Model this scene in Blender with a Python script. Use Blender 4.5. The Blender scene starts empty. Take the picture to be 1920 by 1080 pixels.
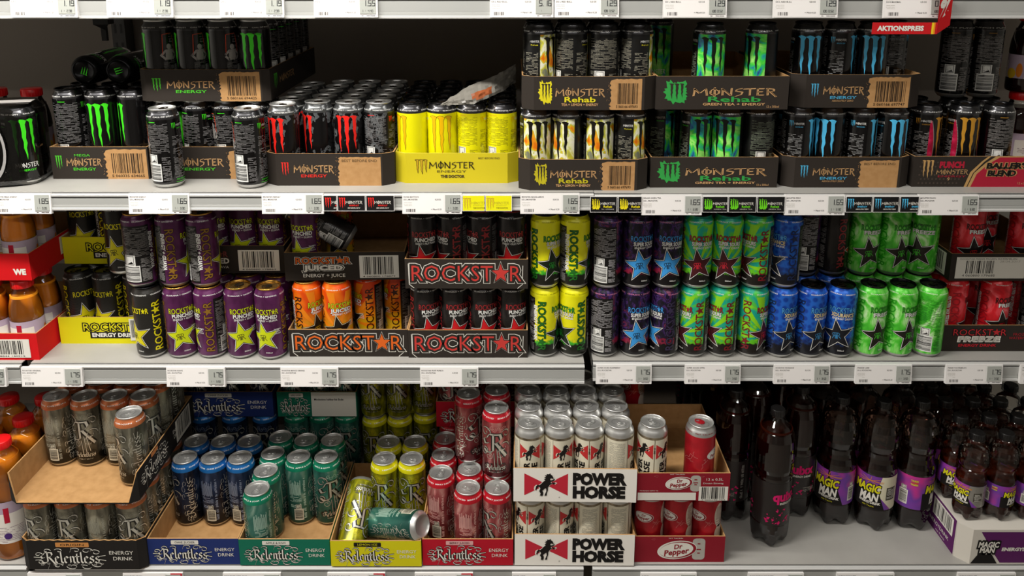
import bpy, math, random, mathutils
from math import sin, cos, pi, radians
from mathutils import Vector, Matrix
from mathutils.geometry import tessellate_polygon

S = bpy.context.scene
COL = S.collection
# ------------------------------------------------------------------ camera, world, light, exposure
cam_d = bpy.data.cameras.new('camera')
cam = bpy.data.objects.new('camera', cam_d); COL.objects.link(cam)
cam.location = (0, 0, 1.68)
cam.rotation_euler = (radians(90 - 13.15), 0, 0)
cam_d.sensor_width = 36.0
cam_d.lens = 1518 / 1920 * 36
cam_d.shift_y = -(540 - 262) / 1920
cam_d.clip_start = 0.02
S.camera = cam
S.view_settings.view_transform = 'Standard'
S.view_settings.look = 'None'
S.view_settings.gamma = 1.0
S.view_settings.use_curve_mapping = False
S.view_settings.exposure = 0.44
world = bpy.data.worlds.new('world'); S.world = world
world.use_nodes = True
world.node_tree.nodes['Background'].inputs[0].default_value = (0.9, 0.95, 1.0, 1)
world.node_tree.nodes['Background'].inputs[1].default_value = 0.012
# ceiling luminaires: (x, y, length, power)
LAMPS = [(-0.78, 0.97, 1.50, 38), (-2.35, 1.02, 1.50, 22), (0.95, 1.02, 0.80, 4.5),
         (-0.75, -0.75, 1.50, 9), (0.95, -0.75, 1.50, 10)]
CEIL, LAMPZ = 3.05, 2.50

T, M, B, TOP = 1.195, 0.792, 0.340, 1.596      # deck heights of the shelves
PITCH = 0.0667

# ------------------------------------------------------------------ materials
def lin(h):
    h = h.lstrip('#')
    c = [int(h[i:i+2], 16) / 255 for i in (0, 2, 4)]
    return tuple((v / 12.92 if v <= 0.04045 else ((v + 0.055) / 1.055) ** 2.4) for v in c) + (1,)

MATS = {}
def mat(name, hexc=None, rough=0.5, metal=0.0, coat=0.0, spec=0.5):
    if name in MATS: return MATS[name]
    m = bpy.data.materials.new(name); m.use_nodes = True
    b = m.node_tree.nodes['Principled BSDF']
    b.inputs['Base Color'].default_value = lin(hexc)
    b.inputs['Roughness'].default_value = rough
    b.inputs['Metallic'].default_value = metal
    b.inputs['Coat Weight'].default_value = coat
    b.inputs['Specular IOR Level'].default_value = spec
    MATS[name] = m
    return m

def ink(hexc):       # printing on a can: slightly metallic lacquer
    return mat('ink_' + hexc, hexc, 0.32, 0.08)
def paper(hexc):     # printing on card
    return mat('print_' + hexc, hexc, 0.75, 0.0, spec=0.25)

def ramp(nt, stops, interp='LINEAR'):
    r = nt.nodes.new('ShaderNodeValToRGB'); cr = r.color_ramp; cr.interpolation = interp
    while len(cr.elements) > 1: cr.elements.remove(cr.elements[-1])
    cr.elements[0].position = stops[0][0]; cr.elements[0].color = lin(stops[0][1])
    for p, c in stops[1:]:
        e = cr.elements.new(p); e.color = lin(c)
    return r

def pattern(name, stops, scale=(1, 1, 1), freq=30, detail=2, dist=0.0, kind='noise', interp='LINEAR',
            rough=0.3, metal=0.3, bands=None, bump=0.0, spec=0.5, rot=(0, 0, 0)):
    """noise / wave driven colours; bands = list of (z, blur, jitter, hex_below) painted where the thing itself changes colour"""
    if name in MATS: return MATS[name]
    m = bpy.data.materials.new(name); m.use_nodes = True; nt = m.node_tree
    b = nt.nodes['Principled BSDF']
    tc = nt.nodes.new('ShaderNodeTexCoord'); mp = nt.nodes.new('ShaderNodeMapping')
    mp.inputs['Scale'].default_value = scale; mp.inputs['Rotation'].default_value = rot
    nt.links.new(tc.outputs['Object'], mp.inputs['Vector'])
    if kind == 'wave':
        n = nt.nodes.new('ShaderNodeTexWave'); n.inputs['Scale'].default_value = freq
        n.inputs['Distortion'].default_value = dist; n.inputs['Detail'].default_value = detail; n.bands_direction = 'DIAGONAL'
    elif kind == 'voronoi':
        n = nt.nodes.new('ShaderNodeTexVoronoi'); n.inputs['Scale'].default_value = freq
    else:
        n = nt.nodes.new('ShaderNodeTexNoise'); n.inputs['Scale'].default_value = freq
        n.inputs['Detail'].default_value = detail; n.inputs['Distortion'].default_value = dist
    nt.links.new(mp.outputs[0], n.inputs['Vector'])
    r = ramp(nt, stops, interp)
    out = n.outputs['Distance'] if kind == 'voronoi' else (n.outputs['Fac'] if 'Fac' in n.outputs else n.outputs[0])
    nt.links.new(out, r.inputs[0])
    colour = r.outputs[0]
    if bands:
        sp = nt.nodes.new('ShaderNodeSeparateXYZ'); nt.links.new(tc.outputs['Object'], sp.inputs[0])
        n2 = nt.nodes.new('ShaderNodeTexNoise'); n2.inputs['Scale'].default_value = 140; n2.inputs['Detail'].default_value = 2
        nt.links.new(tc.outputs['Object'], n2.inputs['Vector'])
        for z, blur, jit, hx in bands:
            a = nt.nodes.new('ShaderNodeMath'); a.operation = 'MULTIPLY_ADD'
            nt.links.new(n2.outputs['Fac'], a.inputs[0]); a.inputs[1].default_value = jit; a.inputs[2].default_value = -jit / 2
            s = nt.nodes.new('ShaderNodeMath'); s.operation = 'ADD'
            nt.links.new(sp.outputs['Z'], s.inputs[0]); nt.links.new(a.outputs[0], s.inputs[1])
            mr = nt.nodes.new('ShaderNodeMapRange'); nt.links.new(s.outputs[0], mr.inputs['Value'])
            mr.inputs['From Min'].default_value = z - blur; mr.inputs['From Max'].default_value = z + blur
            mr.inputs['To Min'].default_value = 1; mr.inputs['To Max'].default_value = 0
            mx = nt.nodes.new('ShaderNodeMix'); mx.data_type = 'RGBA'
            nt.links.new(mr.outputs[0], mx.inputs['Factor']); nt.links.new(colour, mx.inputs['A'])
            mx.inputs['B'].default_value = lin(hx); colour = mx.outputs['Result']
    nt.links.new(colour, b.inputs['Base Color'])
    b.inputs['Roughness'].default_value = rough; b.inputs['Metallic'].default_value = metal
    b.inputs['Specular IOR Level'].default_value = spec
    if bump:
        bp = nt.nodes.new('ShaderNodeBump'); bp.inputs['Strength'].default_value = bump; bp.inputs['Distance'].default_value = 0.001
        nt.links.new(out, bp.inputs['Height']); nt.links.new(bp.outputs[0], b.inputs['Normal'])
    MATS[name] = m
    return m

def clear_film(name, tint, gloss=0.08, rough=0.04):
    """thin clear plastic: see-through with a fresnel sheen"""
    if name in MATS: return MATS[name]
    m = bpy.data.materials.new(name); m.use_nodes = True; nt = m.node_tree; nt.nodes.clear()
    o = nt.nodes.new('ShaderNodeOutputMaterial'); mx = nt.nodes.new('ShaderNodeMixShader')
    t = nt.nodes.new('ShaderNodeBsdfTransparent'); t.inputs[0].default_value = lin(tint)
    g = nt.nodes.new('ShaderNodeBsdfGlossy'); g.inputs['Roughness'].default_value = rough
    f = nt.nodes.new('ShaderNodeFresnel'); f.inputs[0].default_value = 1.45
    a = nt.nodes.new('ShaderNodeMath'); a.operation = 'ADD'; a.inputs[1].default_value = gloss; a.use_clamp = True
    nt.links.new(f.outputs[0], a.inputs[0]); nt.links.new(a.outputs[0], mx.inputs[0])
    nt.links.new(t.outputs[0], mx.inputs[1]); nt.links.new(g.outputs[0], mx.inputs[2]); nt.links.new(mx.outputs[0], o.inputs[0])
    MATS[name] = m
    return m

def liquid(name, tint, body, thick=0.5):
    if name in MATS: return MATS[name]
    m = bpy.data.materials.new(name); m.use_nodes = True; nt = m.node_tree; nt.nodes.clear()
    o = nt.nodes.new('ShaderNodeOutputMaterial'); mx = nt.nodes.new('ShaderNodeMixShader'); mx.inputs[0].default_value = thick
    t = nt.nodes.new('ShaderNodeBsdfTransparent'); t.inputs[0].default_value = lin(tint)
    g = nt.nodes.new('ShaderNodeBsdfPrincipled'); g.inputs['Base Color'].default_value = lin(body); g.inputs['Roughness'].default_value = 0.12
    nt.links.new(t.outputs[0], mx.inputs[1]); nt.links.new(g.outputs[0], mx.inputs[2]); nt.links.new(mx.outputs[0], o.inputs[0])
    MATS[name] = m
    return m

ALU = mat('aluminium', 'cfcfcd', 0.36, .85)
ALU_DARK = mat('black_anodised_lid', '1c1c1e', 0.25, 0.85)
GOLD = mat('gold_lid', 'c99a4a', 0.25, 0.95)
TABDARK = mat('dark_tab', '2c241c', 0.35, 0.6)
KRAFT = pattern('kraft_card', [(0.3, 'a67f52'), (0.7, 'b58d5e')], freq=60, detail=5, rough=0.9, metal=0, bump=0.04, spec=0.15)
KRAFT_PRINT = pattern('bare_kraft_patch', [(0.3, 'aa8052'), (0.7, 'b68d5e')], freq=80, detail=5, rough=0.9, metal=0, spec=0.15)

# ------------------------------------------------------------------ 2D artwork (millimetres)
_G = {}
def _mesh_of(body, off):
    c = bpy.data.curves.new('glyph', 'FONT'); c.body = body; c.offset = off; c.resolution_u = 2; c.fill_mode = 'BOTH'
    o = bpy.data.objects.new('glyph', c)
    me = bpy.data.meshes.new_from_object(o)
    v = [(p.co.x, p.co.y) for p in me.vertices]; f = [[v[i] for i in q.vertices] for q in me.polygons]
    bpy.data.objects.remove(o); bpy.data.meshes.remove(me); bpy.data.curves.remove(c)
    return v, f
def _bb(v):
    return (min(p[0] for p in v), max(p[0] for p in v)) if v else (0, 0)
_HH = None
def glyph(ch, off):
    global _HH
    if _HH is None:
        v, _ = _mesh_of('HH', 0); b = _bb(v); h = max(p[1] for p in v); _HH = (b[1] - b[0], h)
    k = (ch, off)
    if k not in _G:
        v, f = _mesh_of('H' + ch + 'H', 0); b = _bb(v); adv = (b[1] - b[0]) - _HH[0]
        if ch == ' ': _G[k] = ([], max(adv, 0.25))
        else:
            v, f = _mesh_of(ch, off); _G[k] = (f, adv)
    return _G[k]

STAR = '*'
def star_pts(cx, cy, R, r=None, rot=0.0, sx=1.0):
    r = r if r else R * 0.42
    return [(cx + sx * (R if i % 2 == 0 else r) * cos(pi / 2 + rot + i * pi / 5), cy + (R if i % 2 == 0 else r) * sin(pi / 2 + rot + i * pi / 5)) for i in range(10)]

class Art:
    def __init__(s): s.p = []
    def tri(s, pts, m, L): s.p.append((pts, m, L))
    def poly(s, pts, m, L=1):
        if len(pts) <= 3: return s.tri(pts, m, L)
        for t in tessellate_polygon([[Vector((x, y, 0)) for x, y in pts]]):
            s.tri([pts[i] for i in t], m, L)
    def rect(s, x0, y0, x1, y1, m, L=1): s.p.append(([(x0, y0), (x1, y0), (x1, y1), (x0, y1)], m, L))
    def ell(s, cx, cy, rx, ry, m, L=1, rot=0, n=28):
        pts = []
        for i in range(n):
            a = 2 * pi * i / n; x, y = rx * cos(a), ry * sin(a)
            pts.append((cx + x * cos(rot) - y * sin(rot), cy + x * sin(rot) + y * cos(rot)))
        s.p.append((pts, m, L))
    def rrect(s, x0, y0, x1, y1, r, m, L=1):
        pts = []
        for cx, cy, a0 in ((x1 - r, y1 - r, 0), (x0 + r, y1 - r, 90), (x0 + r, y0 + r, 180), (x1 - r, y0 + r, 270)):
            for k in range(5):
                a = radians(a0 + k * 22.5); pts.append((cx + r * cos(a), cy + r * sin(a)))
        s.p.append((pts, m, L))
    def star(s, cx, cy, R, m, L=1, rot=0, r=None, sx=1): s.poly(star_pts(cx, cy, R, r, rot, sx), m, L)
    def text(s, t, x, y, h, m, L=2, w=None, rot=0, off=0.0, shear=0.0, star=False, sp=0.0, arch=0.0):
        """centred on (x, y); cap height h; w squeezes to a width; a '*' draws a five-pointed star"""
        glyph('H', 0); ch_h = _HH[1]; cur = 0; items = []
        for c in t:
            if c == STAR: items.append((cur, None)); cur += ch_h * 1.02
            else:
                f, adv = glyph(c, off); items.append((cur, f)); cur += adv + sp
        k = h / ch_h; kx = k if w is None else w / max(cur, 1e-6); ca, sa = cos(radians(rot)), sin(radians(rot))
        def tr(px, py):
            u = (px - cur / 2) * kx; v = (py - ch_h / 2) * k + arch * (1 - (2 * u / max(cur * kx, 1e-6)) ** 2)
            u += shear * v
            return (x + u * ca - v * sa, y + u * sa + v * ca)
        for x0, f in items:
            if f is None:
                R = ch_h * (0.62 + off * 1.6); pts = star_pts(x0 + ch_h * 0.5, ch_h * 0.5, R, None, 0, 1.0)
                s.poly([tr(*p) for p in pts], m, L)
            else:
                for q in f: s.tri([tr(x0 + px, py) for px, py in q], m, L)
    def nib(s, strokes, x, y, h, m, L=2, ang=38, nw=0.13, w=None, total=1.0, rot=0, base=0.5):
        ca, sa = cos(radians(rot)), sin(radians(rot)); kx = h if w is None else w / total
        def tr(px, py):
            u = (px - total / 2) * kx; v = (py - base) * h
            return (x + u * ca - v * sa, y + u * sa + v * ca)
        nx, ny = cos(radians(ang)) * nw / 2, sin(radians(ang)) * nw / 2
        for st in strokes:
            for a, b in zip(st, st[1:]):
                s.tri([tr(a[0] - nx, a[1] - ny), tr(a[0] + nx, a[1] + ny), tr(b[0] + nx, b[1] + ny), tr(b[0] - nx, b[1] - ny)], m, L)
    def line(s, pts, w, m, L=2, close=False):
        if close: pts = list(pts) + [pts[0]]
        for a, b in zip(pts, pts[1:]):
            dx, dy = b[0] - a[0], b[1] - a[1]; d = math.hypot(dx, dy) or 1; dx, dy = dx / d * w / 2, dy / d * w / 2
            s.tri([(a[0] - dy - dx, a[1] + dx - dy), (a[0] + dy - dx, a[1] - dx - dy), (b[0] + dy + dx, b[1] - dx + dy), (b[0] - dy + dx, b[1] + dx + dy)], m, L)
    def bars(s, x0, y0, x1, y1, m, L=3, seed=1, horiz=False, n=38):
        R = random.Random(seed); ws = [R.choice((1, 1, 2, 3)) for _ in range(n)]; tot = sum(ws); c = 0
        for i, w in enumerate(ws):
            if i % 2 == 0:
                a, b = c / tot, (c + w) / tot
                if horiz: s.rect(x0, y0 + (y1 - y0) * a, x1, y0 + (y1 - y0) * b, m, L)
                else: s.rect(x0 + (x1 - x0) * a, y0, x0 + (x1 - x0) * b, y1, m, L)
            c += w
    def smallprint(s, x0, y0, x1, y1, m, L=2, step=2.6, seed=2, th=1.0, gap=0.18):
        R = random.Random(seed); y = y1 - step
        while y > y0:
            x = x0 + R.random() * 2
            while x < x1 - 1:
                w = R.uniform(3, 12)
                if R.random() > gap: s.rect(x, y, min(x + w, x1), y + th, m, L)
                x += w + 0.8
            y -= step

def _clip(pts, a, b, ax=0):
    for lim, sg in ((a, 1), (b, -1)):
        out = []
        for i in range(len(pts)):
            p, q = pts[i - 1], pts[i]; dp, dq = sg * (p[ax] - lim), sg * (q[ax] - lim)
            if (dp >= 0) != (dq >= 0):
                t = dp / (dp - dq); out.append((p[0] + (q[0] - p[0]) * t, p[1] + (q[1] - p[1]) * t))
            if dq >= 0: out.append(q)
        pts = out
        if len(pts) < 3: return []
    return pts

class MB:
    """collects faces with materials and optional custom normals, links ONE mesh object"""
    def __init__(s): s.v = []; s.f = []; s.fm = []; s.n = []; s.mats = []; s.smooth = []
    def mi(s, m):
        if m not in s.mats: s.mats.append(m)
        return s.mats.index(m)
    def face(s, pts, m, nrm=None, smooth=False):
        i = len(s.v); s.v += [tuple(p) for p in pts]; s.n += (nrm if nrm else [None] * len(pts))
        s.f.append(list(range(i, i + len(pts)))); s.fm.append(s.mi(m)); s.smooth.append(smooth)
    def box(s, a, b, m, rot=None):
        x0, y0, z0 = a; x1, y1, z1 = b
        P = [(x0, y0, z0), (x1, y0, z0), (x1, y1, z0), (x0, y1, z0), (x0, y0, z1), (x1, y0, z1), (x1, y1, z1), (x0, y1, z1)]
        for q in ((0, 3, 2, 1), (4, 5, 6, 7), (0, 1, 5, 4), (1, 2, 6, 5), (2, 3, 7, 6), (3, 0, 4, 7)): s.face([P[i] for i in q], m)
    def lathe(s, prof, m, seg=48, mod=None, cx=0, cy=0):
        """prof = [(r, z, material or None, crease)]; outward normals from the profile"""
        n = len(prof); nr = []
        for i in range(n):
            def d(a, b):
                dr, dz = prof[b][0] - prof[a][0], prof[b][1] - prof[a][1]; L = math.hypot(dr, dz) or 1; return (dz / L, -dr / L)
            c = []
            if i > 0: c.append(d(i - 1, i))
            if i < n - 1: c.append(d(i, i + 1))
            nr.append(c)
        for i in range(n - 1):
            mm = prof[i][2] if len(prof[i]) > 2 and prof[i][2] else m
            def nn(j, own):
                c = nr[j]
                if len(c) == 2:
                    if c[0][0] * c[1][0] + c[0][1] * c[1][1] > 0.55: return ((c[0][0] + c[1][0]) / 2, (c[0][1] + c[1][1]) / 2)
                    return c[1] if own == 0 else c[0]
                return c[0]
            na, nb = nn(i, 0), nn(i + 1, 1)
            for k in range(seg):
                a0, a1 = 2 * pi * k / seg - pi / 2, 2 * pi * (k + 1) / seg - pi / 2
                r0, z0 = prof[i][:2]; r1, z1 = prof[i + 1][:2]; P = []; N = []
                for r, z, a, q in ((r0, z0, a0, na), (r0, z0, a1, na), (r1, z1, a1, nb), (r1, z1, a0, nb)):
                    rr, zz = (r, z) if mod is None else mod(r, z, a)
                    P.append((cx + rr * cos(a), cy + rr * sin(a), zz)); N.append((cos(a) * q[0], sin(a) * q[0], q[1]))
                if r0 < 1e-7: P = P[1:] if False else [P[0], P[2], P[3]]; N = [N[0], N[2], N[3]]
                elif r1 < 1e-7: P = P[:3]; N = N[:3]
                s.face(P, mm, N if mod is None else None, True)
    def wrap(s, art, prof, seg=48, R=None, k=0.001, lift=0.00012):
        """artwork (mm) bent round a lathe profile"""
        R = R or max(p[0] for p in prof); st = 2 * pi * R / seg / k
        zs = [(p[1], p[0]) for p in prof if p[0] > R * 0.55]
        def rz(z):
            for (z0, r0), (z1, r1) in zip(zs, zs[1:]):
                if z0 <= z <= z1 and z1 > z0:
                    t = (z - z0) / (z1 - z0); L = math.hypot(r1 - r0, z1 - z0); return r0 + (r1 - r0) * t, ((z1 - z0) / L, -(r1 - r0) / L)
            return zs[-1][1], (1, 0)
        c1 = cos(pi / seg); kz = [z / k for z, r in zs]
        for pts, m, L in art.p:
            ar = sum(pts[i - 1][0] * pts[i][1] - pts[i][0] * pts[i - 1][1] for i in range(len(pts)))
            if abs(ar) < 1e-4: continue
            if ar < 0: pts = pts[::-1]
            u0, u1 = min(p[0] for p in pts), max(p[0] for p in pts)
            i0, i1 = math.floor(u0 / st + 1e-6), math.ceil(u1 / st - 1e-6)
            w0, w1 = min(p[1] for p in pts), max(p[1] for p in pts); kn = [z for z in kz if w0 + .01 < z < w1 - .01]; parts = []
            for i in range(i0, max(i1, i0 + 1)):
                q = pts if i1 - i0 <= 1 else _clip(pts, i * st, (i + 1) * st)
                if len(q) < 3: continue
                if not kn: parts.append((i, q)); continue
                for za, zb in zip([-1e3] + kn, kn + [1e3]):
                    q2 = _clip(q, za, zb, 1)
                    if len(q2) >= 3: parts.append((i, q2))
            for i, q in parts:
                P = []; N = []; am = (i + 0.5) * st * k / R
                for u, v in q:
                    z = v * k; r, nn = rz(z); a = u * k / R
                    # stay on the flat facet of the lathe
                    rf = (r + lift * L) * c1 / max(cos(a - am), 0.5)
                    aa = a - pi / 2
                    P.append((rf * cos(aa), rf * sin(aa), z)); N.append((cos(aa) * nn[0], sin(aa) * nn[0], nn[1]))
                s.face(P, m, N, True)
    def flat(s, art, mx, lift=0.00025, k=0.001):
        """artwork on a plane: mx maps (u, v, lift)"""
        for pts, m, L in art.p:
            ar = sum(pts[i - 1][0] * pts[i][1] - pts[i][0] * pts[i - 1][1] for i in range(len(pts)))
            if abs(ar) < 1e-5: continue
            if ar < 0: pts = pts[::-1]
            s.face([mx @ Vector((u * k, v * k, L * lift)) for u, v in pts], m)
    def build(s, name, parent=None):
        me = bpy.data.meshes.new(name); me.from_pydata(s.v, [], s.f)
        for m in s.mats: me.materials.append(m)
        me.polygons.foreach_set('material_index', s.fm); me.polygons.foreach_set('use_smooth', s.smooth)
        me.update()
        if any(n is not None for n in s.n):
            pn = [tuple(p.normal) for p in me.polygons]; out = []
            for fi, f in enumerate(s.f):
                for i in f: out.append(s.n[i] if s.n[i] is not None else pn[fi])
            me.normals_split_custom_set([Vector(n).normalized() for n in out])
        o = bpy.data.objects.new(name, me); COL.objects.link(o)
        if parent: o.parent = parent
        return o

LABELS = {}
def tag(o, label, cat, group=None, kind=None):
    if kind: o['kind'] = kind
    if label:
        n = len(label.split()); assert 4 <= n <= 16, (n, label)
        if label in LABELS and kind is None: print('DUPLABEL', label)
        LABELS[label] = 1
        o['label'] = label; o['category'] = cat
    if group: o['group'] = group
    return o
def empty(name, loc=(0, 0, 0), rot=(0, 0, 0)):
    o = bpy.data.objects.new(name, None); COL.objects.link(o); o.location = loc; o.rotation_euler = rot; o.empty_display_size = 0.02
    return o
def copy_tree(o, parent=None):
    c = o.copy(); COL.objects.link(c); c.parent = parent
    for ch in list(o.children): copy_tree(ch, c)
    return c

# ------------------------------------------------------------------ lettering and emblems
def lay(glyphs, word):
    out = []; x = 0
    for c in word:
        g, adv = glyphs[c]; out += [[(px + x, py) for px, py in st] for st in g]; x += adv
    return out, x
CLAWFONT = {  # jagged display letters
 'M': ([[(.02, -.12), (.1, .98)], [(.06, 1.0), (.4, .3)], [(.4, .3), (.78, 1.02)], [(.78, 1.02), (.86, -.05)]], 1.02),
 'O': ([[(.3, -.02), (.05, .3), (.05, .7), (.3, 1.0), (.57, .7), (.57, .3), (.3, -.02)], [(.3, 1.18), (.3, -.18)]], .74),
 'N': ([[(.05, -.02), (.05, .95)], [(.0, 1.02), (.55, .0)], [(.58, -.05), (.6, 1.05)]], .78),
 'S': ([[(.5, 1.0), (.12, .84), (.1, .62), (.5, .48), (.42, .1), (.05, -.2)]], .62),
 'T': ([[(-.05, .92), (.72, 1.0)], [(.34, .95), (.34, -.02)]], .74),
 'E': ([[(.08, 1.0), (.08, .0)], [(.05, .97), (.5, .97)], [(.08, .5), (.42, .52)], [(.05, .02), (.5, .02)]], .62),
 'R': ([[(.08, 1.0), (.08, .0)], [(.0, 1.0), (.45, .92), (.45, .6), (.1, .48)], [(.25, .5), (.62, -.22)]], .62)}
def clawword(A, x, y, w, h, m, L=2, nw=.15):
    st, t = lay(CLAWFONT, 'MONSTER'); A.nib(st, x, y, h, m, L, 62, nw, w, t)
    A.nib([[(a[0] + .05, a[1]) for a in q] for q in st], x, y, h, m, L, 5, nw * .55, w, t)
BLACKLETTER = {
 'R': ([[(.22, .98), (.22, .12), (.02, -.08)], [(-.12, .74), (.02, .98), (.55, .98), (.62, .76), (.45, .58), (.25, .5)], [(.34, .54), (.62, .14), (.86, -.22)], [(-.12, .74), (-.34, .62), (-.22, .42), (-.02, .5)], [(.22, .1), (-.1, -.02), (-.3, .1)]], .78),
 'e': ([[(.08, .1), (.08, .5), (.22, .62), (.36, .46), (.1, .28)], [(.08, .1), (.2, -.02), (.38, .12)]], .46),
 'l': ([[(.1, 1.02), (.1, .1), (.24, -.02)]], .3),
 'n': ([[(.0, .52), (.1, .62), (.1, .02)], [(.1, .5), (.26, .62), (.36, .5), (.36, .08), (.46, -.02)]], .52),
 't': ([[(.12, .86), (.12, .1), (.26, -.02)], [(-.04, .6), (.32, .6)]], .36),
 's': ([[(.36, .54), (.22, .64), (.08, .5), (.12, .38), (.34, .24), (.3, .08), (.16, -.04), (.0, .1)]], .46)}
def curl(cx, cy, r, a0, turns, n=14, squash=.6):
    return [(cx + r * (1 - .75 * i / n) * cos(a0 + turns * 2 * pi * i / n), cy + squash * r * (1 - .75 * i / n) * sin(a0 + turns * 2 * pi * i / n)) for i in range(n + 1)]
def blackword(A, x, y, w, h, m, L=2, rot=0, swash=True, nw=.15, back=None):
    st, t = lay(BLACKLETTER, 'Relentless')
    sw = [curl(.2, 1.15, .35, 0, .8), curl(1.2, 1.15, .4, pi, -.9), curl(2.6, 1.2, .45, pi, -.9), curl(3.5, 1.15, .5, 0, 1.), curl(4.2, 1.0, .5, pi, -1.1),
          curl(-.3, .1, .4, 0, -1.), curl(1.0, -.3, .4, 0, 1.), curl(2.2, -.35, .5, pi, 1.), curl(3.3, -.35, .5, 0, -.9), curl(4.3, -.15, .5, pi, 1.), curl(-.5, .8, .35, 0, 1.),
          [(-.9, .55), (-.3, .5)], [(-.8, .25), (-.3, .3)], [(4.3, .6), (5.0, .7)], [(4.3, .35), (5.0, .2)], [(.3, -.2), (.1, -.75)], [(2.1, 1.0), (2.3, 1.6)]]
    if back:
        A.nib(st, x, y, h, back, L - 1, 38, nw * 2.6, w, t, rot, .45)
        A.nib(sw, x, y, h, back, L - 1, 60, nw * 1.2, w, t, rot, .45)
    A.nib(st, x, y, h, m, L, 38, nw, w, t, rot, .45)
    if swash: A.nib(sw, x, y, h, m, L, 60, nw * .42, w, t, rot, .45)
SLASH = [(-.17, -.02), (-.08, -.06), (-.06, -.10), (-.045, -.3), (-.055, -.42), (-.02, -.55), (-.035, -.7), (.015, -.85), (.045, -1),
         (.065, -.86), (.05, -.7), (.095, -.58), (.065, -.45), (.1, -.3), (.085, -.12), (.14, -.03), (.05, .0), (-.05, .012)]
def claw(A, cx, cy, w, h, m, L=3, outline=None, ow=0.6):
    for i, (dx, ln, sc) in enumerate(((-.33, .93, 1.0), (.0, 1.0, 1.12), (.33, .86, .95))):
        pts = [(cx + w * (dx + px * sc * 1.05), cy + h / 2 + py * h * ln) for px, py in SLASH]
        A.poly(pts, m, L)
        if outline: A.line(pts, ow, outline, L + 1, True)
def splat(A, cx, cy, rx, ry, m, L=1, seed=4, n=46):
    R = random.Random(seed); pts = []
    for i in range(n):
        a = 2 * pi * i / n; q = R.uniform(.78, 1.12) * (1.08 if i % 2 else .92)
        c, s_ = cos(a), sin(a); sq = 1 / max(abs(c), abs(s_)) * .5 + .5
        pts.append((cx + rx * q * c * sq, cy + ry * q * s_ * sq))
    A.poly(pts, m, L)
def rocklogo(A, x, y, w, h, fill, L=3, back=None, edge=None, rot=0, bo=.07, eo=.12):
    if edge: A.text('ROCKST*R', x, y, h, edge, L - 2, w, rot, eo)
    if back: A.text('ROCKST*R', x, y, h, back, L - 1, w, rot, bo)
    A.text('ROCKST*R', x, y, h, fill, L, w, rot, .012)
def monogram(A, cx, cy, h, m, L=5, rot=0):
    w = h * .62
    def rl(pts): return [(cx + px * cos(rot) - py * sin(rot), cy + px * sin(rot) + py * cos(rot)) for px, py in pts]
    for sg in (-1, 1):
        A.line(rl([(sg * .5, -h / 2), (sg * .5, h / 2 * .3)]), h * .07, m, L)
        A.line(rl([(sg * .5 + sg * px * w, py * h) for px, py in ((0, .5), (.55, .5), (.8, .38), (.8, .16), (.55, .03), (.2, .03))]), h * .08, m, L)
        A.line(rl([(sg * .5 + sg * .45 * w, .03 * h), (sg * .5 + sg * 1.0 * w, -.5 * h)]), h * .08, m, L)
        A.line(rl([(sg * .5 + sg * .22 * w, .42 * h), (sg * .5 + sg * .22 * w, -.5 * h)]), h * .08, m, L)
def codepatch(A, cx, y0, w, h, bars_m, white, seed=3, sign=True, k=None):
    A.rect(cx - w / 2, y0, cx + w / 2, y0 + h, white, 2)
    A.bars(cx - w / 2 + 2, y0 + 3, cx + w / 2 - 2, y0 + h - 2, bars_m, 3, seed, True, 44)
    if sign:
        A.rect(cx - w * .3, y0 + h, cx + w * .3, y0 + h + w * .55, white, 2)
        A.line([(cx - w * .22, y0 + h + 2), (cx - w * .22, y0 + h + w * .5), (cx + w * .22, y0 + h + w * .5), (cx + w * .22, y0 + h + 2)], 1, bars_m, 3, True)
        A.poly([(cx - w * .15, y0 + h + 3), (cx + w * .1, y0 + h + w * .22), (cx - w * .02, y0 + h + w * .4), (cx + w * .2, y0 + h + 4)], bars_m, 3)
def backpanel(A, u0, u1, dark, light, seed=5, v0=12, v1=140, patch=True, white=None, code=None):
    w = u1 - u0
    if dark: A.rect(u0, v0 - 3, u1, v1 + 3, dark, 1)
    if patch:
        A.smallprint(u0 + 3, v0 + 60, u1 - 2, v1, light, 2, 2.6, seed, .85, .16); A.smallprint(u0 + 3, v0, u0 + w * .36, v0 + 58, light, 2, 2.6, seed + 4, .85, .16)
        codepatch(A, u0 + w * .40, v0, w * .55, 38, code or BLK, white or WHT, seed)
        A.smallprint(u0 + w * .7, v0, u1 - 2, v0 + 55, light, 2, 2.3, seed + 1, 1.1)
    else: A.smallprint(u0 + 3, v0, u1 - 2, v1, light, 2, 2.4, seed, 1.2)
WHT, BLK, GRY, SIL = ink('e4e4e0'), ink('0c0b0c'), ink('8d8b8a'), mat('bare_silver_print', 'b8b8b4', .3, .8)

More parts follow.
